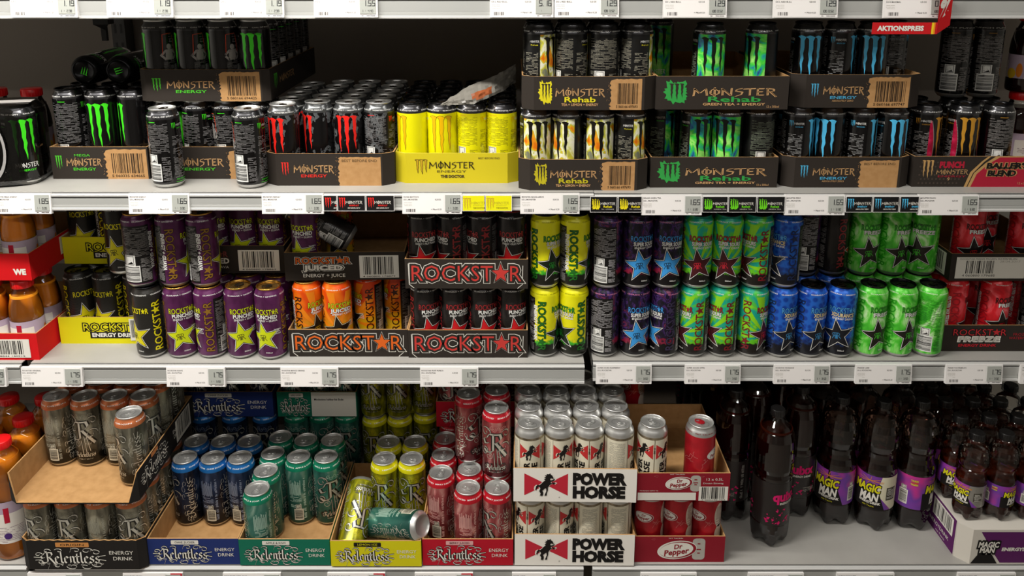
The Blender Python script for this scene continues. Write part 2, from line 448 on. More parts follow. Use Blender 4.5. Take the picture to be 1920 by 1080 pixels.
# ------------------------------------------------------------------ the can
def can_prof(H=.168, neck=None, collar=.148):
    n = neck
    return [(0, .006, ALU), (.019, .005, ALU), (.0232, .0, ALU), (.0252, .0004, ALU), (.0275, .003, ALU), (.0302, .0065, ALU), (.0318, .0095), (.0325, .0145), (.0325, .08),
            (.0325, H - .0215, n), (.0323, H - .0190, n), (.0317, H - .0162, n), (.0307, H - .0128, n), (.0289, H - .0098, n), (.0274, H - .0070, n), (.0266, H - .0045, n), (.0263, H - .0030)]
def lid_mesh(m, H=.168):
    b = MB()
    b.lathe([(.0263, H - .0036), (.0270, H - .0028), (.0273, H - .0010), (.0270, H - .0002), (.0264, H), (.0257, H - .0006), (.0250, H - .0040), (.0244, H - .0058), (.0236, H - .0062),
             (.0229, H - .0052), (.0224, H - .0040), (0, H - .0040)], m)
    ar = Art(); pts = [(0 + 9.2 * cos(t * pi / 12), -9.5 + 8.2 * sin(t * pi / 12)) for t in range(24)]
    ar.line(pts, .5, mat('score_line', '6a6a68', .4, .8), 1, True)
    b.flat(ar, Matrix.Translation((0, 0, H - .0040)))
    return b
def tab_mesh(m, H=.168, solid=False):
    b = MB(); z = H - .0030; n = 20
    out = [(.0078 * cos(2 * pi * i / n), .0035 + .0115 * sin(2 * pi * i / n)) for i in range(n)]
    inn = [(.0045 * cos(2 * pi * i / n), .0085 + .0042 * sin(2 * pi * i / n)) for i in range(n)]
    for i in range(n):
        j = (i + 1) % n
        b.face([(*out[i], z + .0012), (*out[j], z + .0012), (*inn[j], z + .0012), (*inn[i], z + .0012)], m)
        b.face([(*out[i], z), (*out[j], z), (*out[j], z + .0012), (*out[i], z + .0012)], m)
        b.face([(*inn[j], z), (*inn[i], z), (*inn[i], z + .0012), (*inn[j], z + .0012)], m)
    b.lathe([(.0032, z - .0008), (.0032, z + .0018), (.0022, z + .0022), (0, z + .0022)], m, 14)
    if solid: b.face([(*p, z + .0006) for p in inn], m)
    return b

# designs: each returns (body material, neck material, lid material, tab material, Art, height)
def necktext(A, t, m, v=152.5, h=2.6, n=3, w=None):
    for i in range(n): A.text(t, -104 + (i + .5) * 208 / n, v, h, m, 2, w or 208 / n - 8, 0, .01)

def monster(body, clawc, wordc=None, sub=None, subc=None, neck='nb', outline=None, sideinfo='7a7878', cod=False, rehab=None, H=.168, lid=ALU, tab=TABDARK, necks='MONSTER ENERGY'):
    A = Art(); hi = (H - .168) * 1000; neck = NECKBLK if neck in ('nb', BLK) else neck
    if sub == 'Rehab':
        for a_ in range(8): A.rect(36 + a_ * 17, 13, 53 + a_ * 17, 147, ink('0f0f0f'), 1)
    claw(A, 0, 98 + hi * .6, 50, 86 + hi * .5, clawc, 3, outline)
    clawword(A, 0, 44, 46, 9, wordc or WHT, 3); A.text(sub or 'ENERGY', 0, 33, 4, subc or clawc, 3, 34, 0, .02)
    necktext(A, necks, WHT, 152.8 + hi, 2.4, 4)
    backpanel(A, 70, 134, None, ink(sideinfo), 7, 16, 140 + hi)
    A.rect(92, 141 + hi, 108, 142.2 + hi, clawc, 2)
    A.smallprint(-66, 22, -36, 112 + hi, ink(sideinfo), 2, 2.9, 11, 1.1, .25)
    claw(A, -60, 132 + hi, 10, 13, clawc, 3); clawword(A, -44, 133 + hi, 20, 4, WHT, 3)
    A.text(sub or 'ENERGY', -44, 126 + hi, 2.4, subc or clawc, 3, 16)
    A.text('ONE BIG CAN', -50, 18, 3, clawc, 3, 26)
    A.rect(-64, 12, -37, 13, clawc, 2)
    return body, neck, lid, tab, A, H

def rock(body, logo, sub, subc, starfill, rrc, backlogo=None, staredge=None, sidec=None, sidestyle=0, line='ENERGY DRINK', linec=None, flavour=None, neckc=None, lid=GOLD, tab=TABDARK, neck=None,
         infodark=BLK, infolight='8f8d8b', logoback=BLK, energyside=None, rays=None, starback=BLK):
    A = Art(); edge = staredge or WHT; linec = linec or WHT
    A.star(-4, 56, 42.5, starback, 2, radians(9), 17.6); A.star(-4, 56, 40.5, edge, 3, radians(9), 16.2); A.star(-4, 56, 37.2, BLK, 4, radians(9), 14.8); A.star(-4, 56, 33.6, starfill, 5, radians(9), 13.4)
    monogram(A, -6, 55, 13, rrc, 7, radians(8))
    rocklogo(A, 2, 116, 58, 12.5, logo, 5, logoback, None, 0, .055)
    if sub:
        A.text(sub, 4, 104.5, 8.4, BLK, 6, 48, 0, .07); A.text(sub, 4, 104.5, 8.2, subc, 7, 48, 0, .035)
    A.text(line, 5, 96, 4.4, linec, 6, 46, 0, .02)
    if flavour:
        for i, w in enumerate(flavour.split()): A.text(w, 27, 74 - i * 5, 3, WHT, 5, len(w) * 2.1, 0, .01)
    A.text('500ml', 6, 20, 3, linec, 5, 14, 0, .02)
    sc = sidec or logo
    rocklogo(A, 47, 78, 118, 17, sc, 4, logoback if sidestyle == 0 else None, None, 90, .05)
    rocklogo(A, -49, 78, 118, 17, sc, 4, logoback if sidestyle == 0 else None, None, -90, .05)
    if energyside: A.text(energyside, -64, 84, 8, WHT, 5, 84, -90, .04, .1)
    backpanel(A, 60, 138 if energyside else 120, infodark, ink(infolight), 9, 15, 140)
    if rays:
        for i in range(13):
            a = i * 2 * pi / 13 + .2; P_ = [(-4, 56), (-4 + 110 * cos(a), 56 + 110 * sin(a)), (-4 + 110 * cos(a + .2), 56 + 110 * sin(a + .2))]
            P_ = _clip(_clip(P_, 44, 147, 1), -60, 58)
            if len(P_) > 2: A.p.insert(0, (P_, rays, 1))
    necktext(A, 'GUARANA + GINSENG', neckc or WHT, 152.8, 2.6, 3)
    return body, neck, lid, tab, A, .168

def relent(body, band, light, info='9a9888', tint=None):
    A = Art(); sil = mat('etched_silver', 'c8c6bb', .3, .55); dk = ink('14130f')
    # big ornate initial
    for m_, nwf, L in ((dk, 2.2, 3), (sil, 1.0, 4)):
        A.nib(BLACKLETTER['R'][0], 0, 90, 47, m_, L, 38, .125 * nwf, None, .7, 0, .4)
        A.nib([curl(-.2, 1.05, .3, 0, 1.1, 14, 1), curl(.85, 1.0, .25, pi, -1., 14, 1), curl(.75, .3, .3, 0, 1., 14, 1), curl(-.25, .1, .3, pi, 1., 14, 1), [(.4, .2), (.45, -.7)], [(.5, .2), (.62, -.6)], [(.25, 0), (.3, -.75)]], 0, 90, 47, m_, L, 60, .05 * nwf, None, .7, 0, .4)
    blackword(A, 0, 34, 46, 11, sil, 4, 0, False, .17, dk); A.text('ENERGY DRINK', 0, 23, 2.6, sil, 3, 32)
    blackword(A, 52, 78, 92, 17, sil, 4, 90, True, .13)
    blackword(A, -56, 78, 92, 17, sil, 4, 90, True, .13)
    # tall information block
    R = random.Random(3)
    for i in range(15):
        x = 84 + i * 2.0; A.rect(x, 84 + R.uniform(-3, 3), x + 1.0, 112 + R.uniform(0, 14), ink(info), 2)
    A.smallprint(84, 66, 114, 82, ink(info), 2, 3, 5, 1.2); A.smallprint(86, 48, 112, 64, ink(info), 2, 4, 8, 2.2)
    codepatch(A, 106, 18, 22, 30, ink('3a3832'), ink('d0ccb8'), 6)
    A.smallprint(118, 20, 124, 130, ink(info), 2, 3.1, 15, 1.6)
    for i in range(6): A.line(curl(-16 + i * 7, 128 + (i % 2) * 5, 6, i, 1.2, 10, .7), .6, ink(info), 2)
    A.line(curl(12, 68, 12, 1, 1.3, 14, 1), 1, sil, 3); A.line(curl(-16, 62, 10, 2, -1.3, 14, 1), 1, sil, 3)
    necktext(A, light, WHT, 156.2, 2.4, 4)
    return body, band, ALU, ALU, A, .168

def horse_pts():
    return [(-.30, -1.0), (-.22, -.93), (-.2, -.7), (-.27, -.52), (-.1, -.36), (.0, -.3), (.02, -.55), (-.06, -.8), (-.12, -.96), (.06, -.95), (.06, -.75), (.14, -.5), (.14, -.25), (.28, -.02),
            (.46, .1), (.62, -.02), (.6, .06), (.72, .12), (.64, .2), (.5, .2), (.36, .12), (.34, .24), (.5, .3), (.66, .42), (.6, .5), (.45, .4), (.32, .38), (.3, .52), (.42, .56), (.5, .5), (.56, .56), (.46, .78), (.34, .88), (.28, 1.0), (.22, .9),
            (.02, .92), (.06, .82), (-.12, .8), (.0, .7), (-.16, .64), (-.02, .56), (-.16, .46), (-.06, .38), (-.22, .24), (-.36, .06), (-.5, -.06), (-.62, -.02), (-.74, -.14), (-.78, -.36), (-.72, -.56), (-.68, -.36), (-.58, -.2), (-.48, -.22), (-.42, -.34), (-.5, -.56), (-.4, -.78), (-.44, -.94)]
def bowtie(A, cx, cy, w, h, red, black, white, L=3):
    A.poly([(cx - w / 2, cy + h / 2), (cx - w * .04, cy + h * .06), (cx - w * .04, cy - h * .06), (cx - w / 2, cy - h / 2)], red, L)
    A.poly([(cx + w / 2, cy + h / 2), (cx + w * .04, cy + h * .06), (cx + w * .04, cy - h * .06), (cx + w / 2, cy - h / 2)], red, L)
    s_ = h * .54
    A.poly([(cx + x * s_ * 1.16, cy + y * s_) for x, y in horse_pts()], white, L + 1)
    A.poly([(cx + x * s_, cy + y * s_ * .97) for x, y in horse_pts()], black, L + 2)
def powerhorse():
    A = Art(); red = ink('bf2a2c'); cream = ink('dcd6c0')
    for c in (0, 52, 104, 156):
        A.rect(c - 25, 38, c + 25, 141, cream, 1); A.ell(c, 38, 25, 24, cream, 1)
    for c in (0, 52):
        bowtie(A, c, 113, 46, 36, red, BLK, cream, 3); A.text('500 ml', c + 26, 116, 3.6, BLK, 5, 15, 90, .02)
        A.text('POWER', c - 7, 54, 12, BLK, 4, 68, 90, .04); A.text('HORSE', c + 10, 54, 12, BLK, 4, 68, 90, .04)
    for c in (104, 156): A.smallprint(c - 18, 30, c + 18, 136, ink('8a867a'), 2, 2.6, c, .9, .1)
    body = pattern('brushed_can_brown', [(0.35, '6f6453'), (0.65, 'a89c84')], (1, 1, .05), 60, 2, 0, rough=.28, metal=.8, bands=[(.118, .012, 0, '5e5243'), ][0:0])
    return body, ALU, ALU, ALU, A, .168
def pepper_logo(A, cx, cy, w, red, white, L=3):
    h = w * .5
    A.ell(cx, cy, w * .53, h * .56, white, L, radians(8)); A.ell(cx + w * .02, cy, w * .49, h * .5, red, L + 1, radians(8)); A.ell(cx - w * .02, cy, w * .45, h * .45, white, L + 2, radians(8))
    A.text('Dr', cx + w * .02, cy + h * .22, h * .26, red, L + 3, w * .22, 8, .03, .2); A.text('Pepper', cx - w * .02, cy - h * .1, h * .32, red, L + 3, w * .66, 8, .03, .2)
def drpepper():
    A = Art(); red = ink('8c1420')
    pepper_logo(A, 4, 104, 44, red, WHT, 3)
    R = random.Random(5)
    for i in range(16):
        x, y = R.uniform(-100, 100), R.uniform(20, 100); pts = [(x, y)]
        for k in range(5): x += R.uniform(-7, 7); y += R.uniform(-8, 8); pts.append((x, y))
        A.line(pts, .4, ink('d88f8c'), 2)
    A.ell(60, 108, 14, 30, ink('c9b8a8'), 2); A.ell(62, 62, 14, 22, ink('c9b8a8'), 2); A.smallprint(50, 84, 72, 132, ink('5a2020'), 3, 3, 3, 1)
    backpanel(A, 80, 122, None, ink('e0b9b4'), 9, 16, 136)
    necktext(A, 'MIT TAURIN', ink('7a1818'), 154, 2.6, 4)
    body = pattern('pepper_red', [(0.3, '9a1420'), (0.7, 'c01f2c')], freq=30, detail=4, rough=.3, metal=.35)
    return body, ALU, ALU, mat('red_tab', 'b81c28', .35, .5), A, .168

LIMEGREEN, MRED, MBLUE, MGOLD = ink('3fd41f'), ink('e3241c'), ink('4fb8e6'), ink('c08a2a')
blackcan = mat('black_can_lacquer', '0b0a0b', .2, .3, coat=.5)
NECKBLK = mat('glossy_black_neck', '4a4a4d', .27, .9, coat=.6)
DESIGNS = {
 'mega': lambda: monster(blackcan, LIMEGREEN, H=.193, lid=ALU_DARK, necks='MONSTER MEGA'),
 'cod': lambda: cod_can(),
 'assault': lambda: monster(pattern('camo_can', [(0, '0c0b0c'), (.53, '55585a'), (.60, '0e0d0e'), (.62, '6a6d6e'), (.68, '0c0b0c')], (1, 1, .7), 55, 3, .4, interp='CONSTANT', rough=.26, metal=.12), MRED, necks='MONSTER ASSAULT', neck=mat('camo_neck', '6f7172', .25, .85)),
 'doctor': lambda: monster(mat('yellow_can', 'e6e000', .34, .1), ink('e8b400'), ink('f2f0dc'), outline=ink('5a3c10'), sideinfo='8f8a14', neck=BLK, lid=ALU_DARK, necks='46 MONSTER ROSSI'),
 'rlemon': lambda: monster(pattern('lemon_swirl_can', [(.0, '4a4e4a'), (.38, '7a7e6a'), (.43, 'c8c42a'), (.48, 'dfe0b0'), (.53, 'ebe8d8'), (.565, 'b8c430'), (.60, 'e8a020'), (.66, 'd8700c')], (1, 1, .55), 34, 5, .9, rough=.3, metal=.1), ink('100c08'), sub='Rehab', subc=ink('d8d020'), neck=BLK, lid=ALU_DARK, necks='TEA + LEMONADE', sideinfo='8a8678'),
 'rgreen': lambda: monster(pattern('green_swirl_can', [(.0, '101512'), (.34, '2a3330'), (.385, '2566a0'), (.425, '25a090'), (.48, '3ccf3a'), (.60, 'a6ee7a'), (.68, '4fd832')], (1, 1, .9), 22, 5, 1.4, rough=.3, metal=.1), ink('0a140a'), sub='Rehab', subc=LIMEGREEN, neck=BLK, lid=ALU_DARK, necks='GREEN TEA', sideinfo='77806f'),
 'zero': lambda: monster(blackcan, MBLUE, sub='ABSOLUTELY ZERO', lid=ALU_DARK, sideinfo='888888'),
 'punch': lambda: punch_can(),
 'rorig': lambda: rock(pattern('carbon_can', [(.4, '141312'), (.6, '302e2a')], (1, 1, .6), 260, 0, 0, 'wave', rough=.3, metal=.15), ink('e0d60c'), None, WHT, ink('dbd00e'), BLK, line='', sidec=ink('dbd00e'), energyside='ENERGY DRINK', lid=ALU_DARK, infolight='8a8880'),
 'guava': lambda: rock(pattern('purple_can', [(.35, '43153c'), (.62, '5e2656')], (1, 1, .6), 30, 3, .6, rough=.28, metal=.2), ink('c8d018'), 'PUNCHED', WHT, ink('c9d512'), ink('3a2a10'), line='ENERGY + GUAVA', flavour='TROPICAL GUAVA FLAVOUR', sidec=ink('8a6420'), energyside='ENERGY + GUAVA'),
 'mango': lambda: rock(pattern('orange_ray_can', [(.35, 'cc3606'), (.5, 'dc4c08'), (.65, 'e87010')], (1, 1, .35), 34, 1, .5, rough=.28, metal=.12, bands=[(.075, .03, .02, 'd9b018')]), ink('c8d018'), 'JUICED', WHT, ink('1a120c'), ink('c9a012'), line='ENERGY + JUICE', flavour='MANGO ORANGE FLAVOUR', sidec=ink('3a1408'), sidestyle=1, energyside='ENERGY + JUICE', staredge=ink('e8d8b0'), rays=ink('ea8412')),
 'fruit': lambda: rock(pattern('black_red_can', [(.4, '0f0c0c'), (.65, '2a2626')], (1, 1, .4), 40, 2, .8, rough=.25, metal=.2), ink('a02a2c'), 'PUNCHED', WHT, ink('cf1620'), ink('3a0808'), line='ENERGY + FRUIT PUNCH', sidec=ink('8a2024'), lid=mat('red_lid', '7a2024', .3, .7)),
 'lime': lambda: rock(pattern('lime_can', [(.3, 'd8d400'), (.7, 'e9e61a')], (1, 1, 1), 30, 2, 0, rough=.3, metal=.05, bands=[(.042, .003, .02, '3fb02a'), (.034, .002, .016, '15170d')]), ink('1f8a2c'), 'SUPER SOURS', WHT, ink('12200f'), ink('1f8a2c'), line='ENERGY DRINK', sidec=ink('1f6a20'), lid=ALU_DARK, neckc=ink('8a8600'), energyside='ENERGY DRINK'),
 'rasp': lambda: rock(pattern('dark_violet_can', [(.35, '0f0d14'), (.5, '1c1430'), (.56, '4a2a70'), (.6, '171020'), (.68, '6a2a50')], (1, 1, .7), 50, 2, 1.6, rough=.28, metal=.2, bands=[(.045, .002, .03, '8a1c3c'), (.036, .002, .02, '0e0b10')]), ink('3a8ed0'), 'SUPER SOURS', WHT, ink('3a96dc'), ink('14202c'), line='ENERGY DRINK', sidec=ink('3a3050'), lid=ALU_DARK, neckc=ink('c87a9a'), infolight='b0aeb0'),
 'apple': lambda: rock(pattern('teal_green_can', [(.35, '0f9a86'), (.5, '14a890'), (.58, '4cc040'), (.7, '8ad420')], (1, 1, .8), 30, 2, 1.0, rough=.3, metal=.1, bands=[(.046, .002, .02, '62c41e'), (.036, .002, .016, '171310')]), ink('a0202c'), 'SUPER SOURS', WHT, ink('451018'), ink('d02a3c'), line='ENERGY DRINK', sidec=ink('7a1420'), sidestyle=1, lid=ALU_DARK, rays=ink('8ad41c')),
 'xdur': lambda: rock(pattern('deep_blue_can', [(.35, '1440a0'), (.65, '2466cc')], (1, 1, 1), 90, 1, 0, 'voronoi', rough=.26, metal=.25, bands=[(.045, .014, .02, '11131c')]), ink('4a9ad8'), 'XDURANCE', ink('d8c8a0'), ink('14161e'), ink('3a90c8'), line='ENERGY DRINK', flavour='BLUEBERRY ACAI', sidec=ink('16244a'), lid=ALU_DARK, sidestyle=1),
 'frzlime': lambda: rock(pattern('icy_green_can', [(.3, '289a20'), (.46, '52cc36'), (.57, '90e272'), (.67, 'd4f6c2')], (1, 1, .6), 24, 5, 2.4, rough=.28, metal=.12), ink('2f9a20'), 'FREEZE', WHT, ink('1d1a12'), ink('49c832'), line='', flavour='FROZEN LIME', sidec=ink('2aa01c'), sidestyle=1, lid=ALU_DARK, infodark=None, infolight='146a10', neckc=ink('e8ffd8')),
 'frzred': lambda: rock(pattern('icy_red_can', [(.3, 'b8101c'), (.5, 'd81e2a'), (.64, 'e8505a'), (.74, 'f0a0a0')], (1, 1, .6), 24, 5, 2.4, rough=.28, metal=.12), ink('3a0a0c'), 'FREEZE', WHT, ink('1a1212'), ink('c01822'), line='', sidec=ink('a01420'), sidestyle=1, lid=mat('red_lid', '7a2024', .3, .7), energyside='FROZEN WATERMELON', logoback=ink('7a1016')),
 'origin': lambda: relent(pattern('pewter_can', [(.33, '34322a'), (.5, '6f6c5e'), (.66, 'a09c88')], (1, 1, .35), 30, 4, 1.2, rough=.27, metal=.455, bands=[(.06, .03, .02, '1b1914')]), mat('copper_band', 'c87448', .3, .5), 'ORIGIN'),
 'zucker': lambda: relent(pattern('blue_grey_can', [(.35, '101624'), (.6, '2a3a58'), (.75, '5a6a8a')], (1, 1, .35), 30, 4, 1.2, rough=.27, metal=.45, bands=[(.06, .03, .02, '14161c')]), mat('blue_band', '1f6ab0', .3, .4), 'OHNE ZUCKER', '8a94a8'),
 'kiwi': lambda: relent(pattern('teal_can', [(.3, '1f4f46'), (.55, '3f7a6c'), (.75, '9ab8a8')], (1, 1, .35), 26, 4, 1.2, rough=.27, metal=.45, bands=[(.05, .03, .02, '1c4a42')]), mat('green_band', '148060', .3, .4), 'APPLE & KIWI', 'a9c4b4'),
 'lemon': lambda: relent(pattern('olive_yellow_can', [(.32, '2c3008'), (.5, '8a8a10'), (.7, 'cfc81e')], (1, 1, .4), 26, 4, 1.2, rough=.27, metal=.45), mat('yellow_band', 'd8d210', .3, .3), 'LEMON ICE', '4a4a10'),
 'berry': lambda: relent(pattern('wine_red_can', [(.3, '5a141a'), (.52, 'a04a4c'), (.68, 'd49a92')], (1, 1, .35), 26, 4, 1.2, rough=.27, metal=.45, bands=[(.05, .03, .02, '4c0c14')]), mat('red_band', 'c01c2c', .3, .4), 'BERRY JUICED', 'd8a8a0'),
 'horse': powerhorse, 'pepper': drpepper}

def cod_can():
    r = monster(blackcan, LIMEGREEN, necks='CALL OF DUTY'); A = r[4]
    for s_ in (-1, 1):   # seated figure and orange strokes beside the claws
        c = 72
        if s_ < 0: continue
        g = ink('8a8682'); o = ink('c8401c')
        A.line([(c - 14, 96), (c - 12, 138), (c + 8, 140)], 1.2, o, 4); A.line([(c + 14, 96), (c + 10, 136)], 1.2, o, 4)
        A.ell(c, 112, 5, 6, g, 4); A.poly([(c - 7, 106), (c + 7, 106), (c + 9, 84), (c - 9, 84)], g, 4)
        A.line([(c - 8, 103), (c - 17, 94), (c - 9, 86)], 4.5, g, 4); A.line([(c + 8, 103), (c + 17, 94), (c + 9, 86)], 4.5, g, 4)
        A.smallprint(c - 14, 22, c + 14, 80, ink('6a6866'), 3, 2.6, 21, 1.1)
    return r
def punch_can():
    r = monster(blackcan, MGOLD, sideinfo='8a8684', necks='PUNCH', lid=ALU_DARK); A = r[4]
    pk = pattern('marbled_pink', [(.35, 'a00c30'), (.6, 'd81c50'), (.8, 'e85a80')], freq=60, detail=4, rough=.3, metal=.4)
    for s_ in (-1, 1):
        pts = [(s_ * (32 + 10 * (1 - ((v - 75) / 62) ** 2) * -1), v) for v in range(14, 137, 8)]
        A.poly(pts + [(s_ * 42, 136), (s_ * 42, 14)] if False else [(s_ * (33 - 9 * (1 - ((v - 75) / 62) ** 2)), v) for v in range(14, 137, 6)] + [(s_ * 36, 136), (s_ * 36, 14)], pk, 2)
        A.line([(s_ * (33 - 9 * (1 - ((v - 75) / 62) ** 2)), v) for v in range(14, 137, 6)], 1.4, SIL, 3)
    return r

PROTO = {}
def can(kind, x, y, z, rot=0, label=None, group=None, tilt=None, tab_rot=None):
    """an Empty at the can's base with body, lid and pull tab"""
    if kind not in PROTO:
        body, neck, lid, tab, A, H = DESIGNS[kind]()
        pr = can_prof(H, neck)
        if kind == 'mega': pr = [(p[0], p[1], ALU_DARK) if i < 7 else p for i, p in enumerate(pr)]
        b = MB(); b.lathe(pr, body); b.wrap(A, [p[:2] for p in pr], R=.0325)
        root = empty('drink_can'); b.build('body', root)
        if kind == 'mega':
            q = Art(); claw(q, 0, 0, 16, 18, LIMEGREEN, 1); q2 = root.children[0]; bb = MB(); bb.flat(q, Matrix(((-1, 0, 0, 0), (0, 1, 0, 0), (0, 0, -1, .0046), (0, 0, 0, 1)))); bb.build('base_mark', root)
        l = lid_mesh(lid, H).build('lid', root); t = tab_mesh(tab, H).build('pull_tab', root)
        PROTO[kind] = root; root['unused'] = 1
        o = root; del root['unused']
    else: o = copy_tree(PROTO[kind])
    o.location = (x, y, z); o.rotation_euler = tilt if tilt else (0, 0, radians(rot))
    for ch in o.children:
        if ch.name.split('.')[0] in ('lid', 'pull_tab') and tab_rot is not None: ch.rotation_euler = (0, 0, radians(tab_rot))
    tag(o, label, 'can', group)
    return o

# ------------------------------------------------------------------ card trays
DARKCARD, KTXT, BLKP, WHTP = paper('2c2621'), paper('c79d6c'), paper('14110f'), paper('e2dfd6')
def tray(label, x0, x1, yf, z, depth, h, outer, front=None, right=None, left=None, chamf=0.0, hf=None, inner=None, group=None, sticker=None, rsticker=None, rotz=0, floor_front=False, ragged=0):
    """open card tray; root sits at the front left corner; walls 3 mm"""
    inner = inner or KRAFT; W = x1 - x0; t = .0028; hf = h if hf is None else hf; cy = chamf * .7
    if chamf: out = [(chamf, 0), (W - chamf, 0), (W, cy), (W, depth), (0, depth), (0, cy)]
    else: out = [(0, 0), (W, 0), (W, depth), (0, depth)]
    n = len(out); cxm, cym = W / 2, depth / 2
    hs = [hf if p[1] < 1e-6 else h for p in out]
    inn = []
    for i in range(n):   # inset corner
        a, b, c = out[i - 1], out[i], out[(i + 1) % n]
        def nrm(p, q): dx, dy = q[0] - p[0], q[1] - p[1]; L = math.hypot(dx, dy); return (-dy / L, dx / L)
        n1, n2 = nrm(a, b), nrm(b, c); k = 1 / (1 + n1[0] * n2[0] + n1[1] * n2[1]); inn.append((b[0] + t * (n1[0] + n2[0]) * k, b[1] + t * (n1[1] + n2[1]) * k))
    b = MB(); R = random.Random(len(label))
    for i in range(n):
        j = (i + 1) % n; N = 24 if ragged and i == 0 or (ragged and chamf and i in (1, n - 1)) else 1
        for k in range(N):
            f0, f1 = k / N, (k + 1) / N
            def L2(p, q, f): return (p[0] + (q[0] - p[0]) * f, p[1] + (q[1] - p[1]) * f)
            h0 = hs[i] + (hs[j] - hs[i]) * f0; h1 = hs[i] + (hs[j] - hs[i]) * f1
            if N > 1: h0 += (ragged if k % 2 else 0) * (k > 0); h1 += (ragged if (k + 1) % 2 else 0) * (k < N - 1)
            o0, o1, i0, i1 = L2(out[i], out[j], f0), L2(out[i], out[j], f1), L2(inn[i], inn[j], f0), L2(inn[i], inn[j], f1)
            b.face([(*o0, 0), (*o1, 0), (*o1, h1), (*o0, h0)], outer)
            b.face([(*i1, .0028), (*i0, .0028), (*i0, h0), (*i1, h1)], inner)
            b.face([(*o0, h0), (*o1, h1), (*i1, h1), (*i0, h0)], inner)
    b.face([(*p, .0028) for p in inn], inner); b.face([(*p, 0) for p in out[::-1]], inner)
    if front: b.flat(front, Matrix(((1, 0, 0, chamf), (0, 0, -1, 0), (0, 1, 0, 0), (0, 0, 0, 1))))
    if right: b.flat(right, Matrix(((0, 0, 1, W), (1, 0, 0, cy), (0, 1, 0, 0), (0, 0, 0, 1))))
    if left: b.flat(left, Matrix(((0, 0, -1, 0), (-1, 0, 0, depth), (0, 1, 0, 0), (0, 0, 0, 1))))
    o = b.build('drink_tray'); o.location = (x0, yf, z); o.rotation_euler = (0, 0, rotz)
    tag(o, label, 'tray', group)
    if sticker:
        sx0, sy0, sx1, sy1, art = sticker; s = MB(); s.box((sx0 + chamf, -.0010, sy0), (sx1 + chamf, -.0004, sy1), WHTP)
        s.flat(art, Matrix(((1, 0, 0, sx0 + chamf), (0, 0, -1, -.0010), (0, 1, 0, sy0), (0, 0, 0, 1))), .0002)
        s.build('barcode_label', o)
    if rsticker:
        side, y0, sy0, y1, sy1, art = rsticker; s = MB()
        if side == 'r':
            s.box((W + .0004, y0, sy0), (W + .001, y1, sy1), WHTP); s.flat(art, Matrix(((0, 0, 1, W + .001), (1, 0, 0, y0), (0, 1, 0, sy0), (0, 0, 0, 1))), .0002)
        else:
            s.box((-.001, y0, sy0), (-.0004, y1, sy1), WHTP); s.flat(art, Matrix(((0, 0, -1, -.001), (-1, 0, 0, y1), (0, 1, 0, sy0), (0, 0, 0, 1))), .0002)
        s.build('barcode_label', o)
    return o

def barcode_art(w, h, num, seed=1, top=None, base=4):
    A = Art(); A.bars(w * .1, base + 4, w * .9, h - 3 - (6 if top else 0), BLKP, 1, seed, False, 48)
    A.text(num, w / 2, 3.6, 3.2, BLKP, 1, w * .84, 0, .01)
    if top: A.text(top, w / 2, h - 4, 2.2, BLKP, 1, w * .8)
    return A
def ragged_patch(A, x0, x1, y0, y1, m, seed=3):
    R = random.Random(seed); pts = [(x1, y0), (x1, y1)]; x = x1 - 6
    while x > x0 + 6: pts.append((x, y1 + R.uniform(-1.5, .5))); x -= R.uniform(3, 7)
    y = y1 - 3
    while y > y0: pts.append((x0 + R.uniform(-2.5, 3), y)); y -= R.uniform(2, 4.5)
    pts.append((x0 + 3, y0)); A.poly(pts, m, 1)
    for k in range(14): a, b = x0 - R.uniform(2, 8), R.uniform(y0 + 8, y1); A.rect(a, b, a + R.uniform(.4, 1.4), b + R.uniform(.4, 1.2), m, 1)
def mon_front(W, H, acc, sub='ENERGY', sub2=None, patch=None, code=None, bbe=False, mega=False, rehab=False, wc=None):
    A = Art(); px = W * (patch or 1.0); wc = wc or KTXT
    if rehab: splat(A, px * .155, H * .53, px * .09, H * .33, acc, 1); claw(A, px * .155, H * .53, px * .12, H * .5, DARKCARD, 2)
    else: claw(A, px * .145, H * .52, px * .13, H * .42, acc, 2)
    clawword(A, px * .6, H * .53, px * .64, H * .2, wc, 2)
    if mega: A.text('MEGA', px * .58, H * .74, H * .07, acc, 2, px * .3)
    if rehab: A.text('Rehab', px * .6, H * .31, H * .15, acc, 2, px * .42, 0, .02); A.text(sub, px * .6, H * .16, H * .07, wc, 2, px * .48, 0, .02)
    else: A.text(sub, px * .6, H * .31, H * .085, acc, 2, px * .42, 0, .015)
    if sub2: A.text(sub2, px * .6, H * .21, H * .05, wc, 2, px * .34)
    if patch:
        ragged_patch(A, W * patch, W * .985, 0, H * (.93 if code else .9), KRAFT_PRINT, int(W))
        if code: A.bars(W * (patch + .065), H * .18, W * .95, H * .8, paper('2c2014'), 2, int(W) + 3, False, 46); A.text(code, W * (patch + .985) / 2 + 2, H * .1, H * .075, paper('2c2014'), 2, W * (.9 - patch), 0, .01)
        if bbe: A.text('BEST BEFORE END', W * (patch + .985) / 2, H * .78, H * .075, paper('4a3a24'), 2, W * (.92 - patch))
    return A
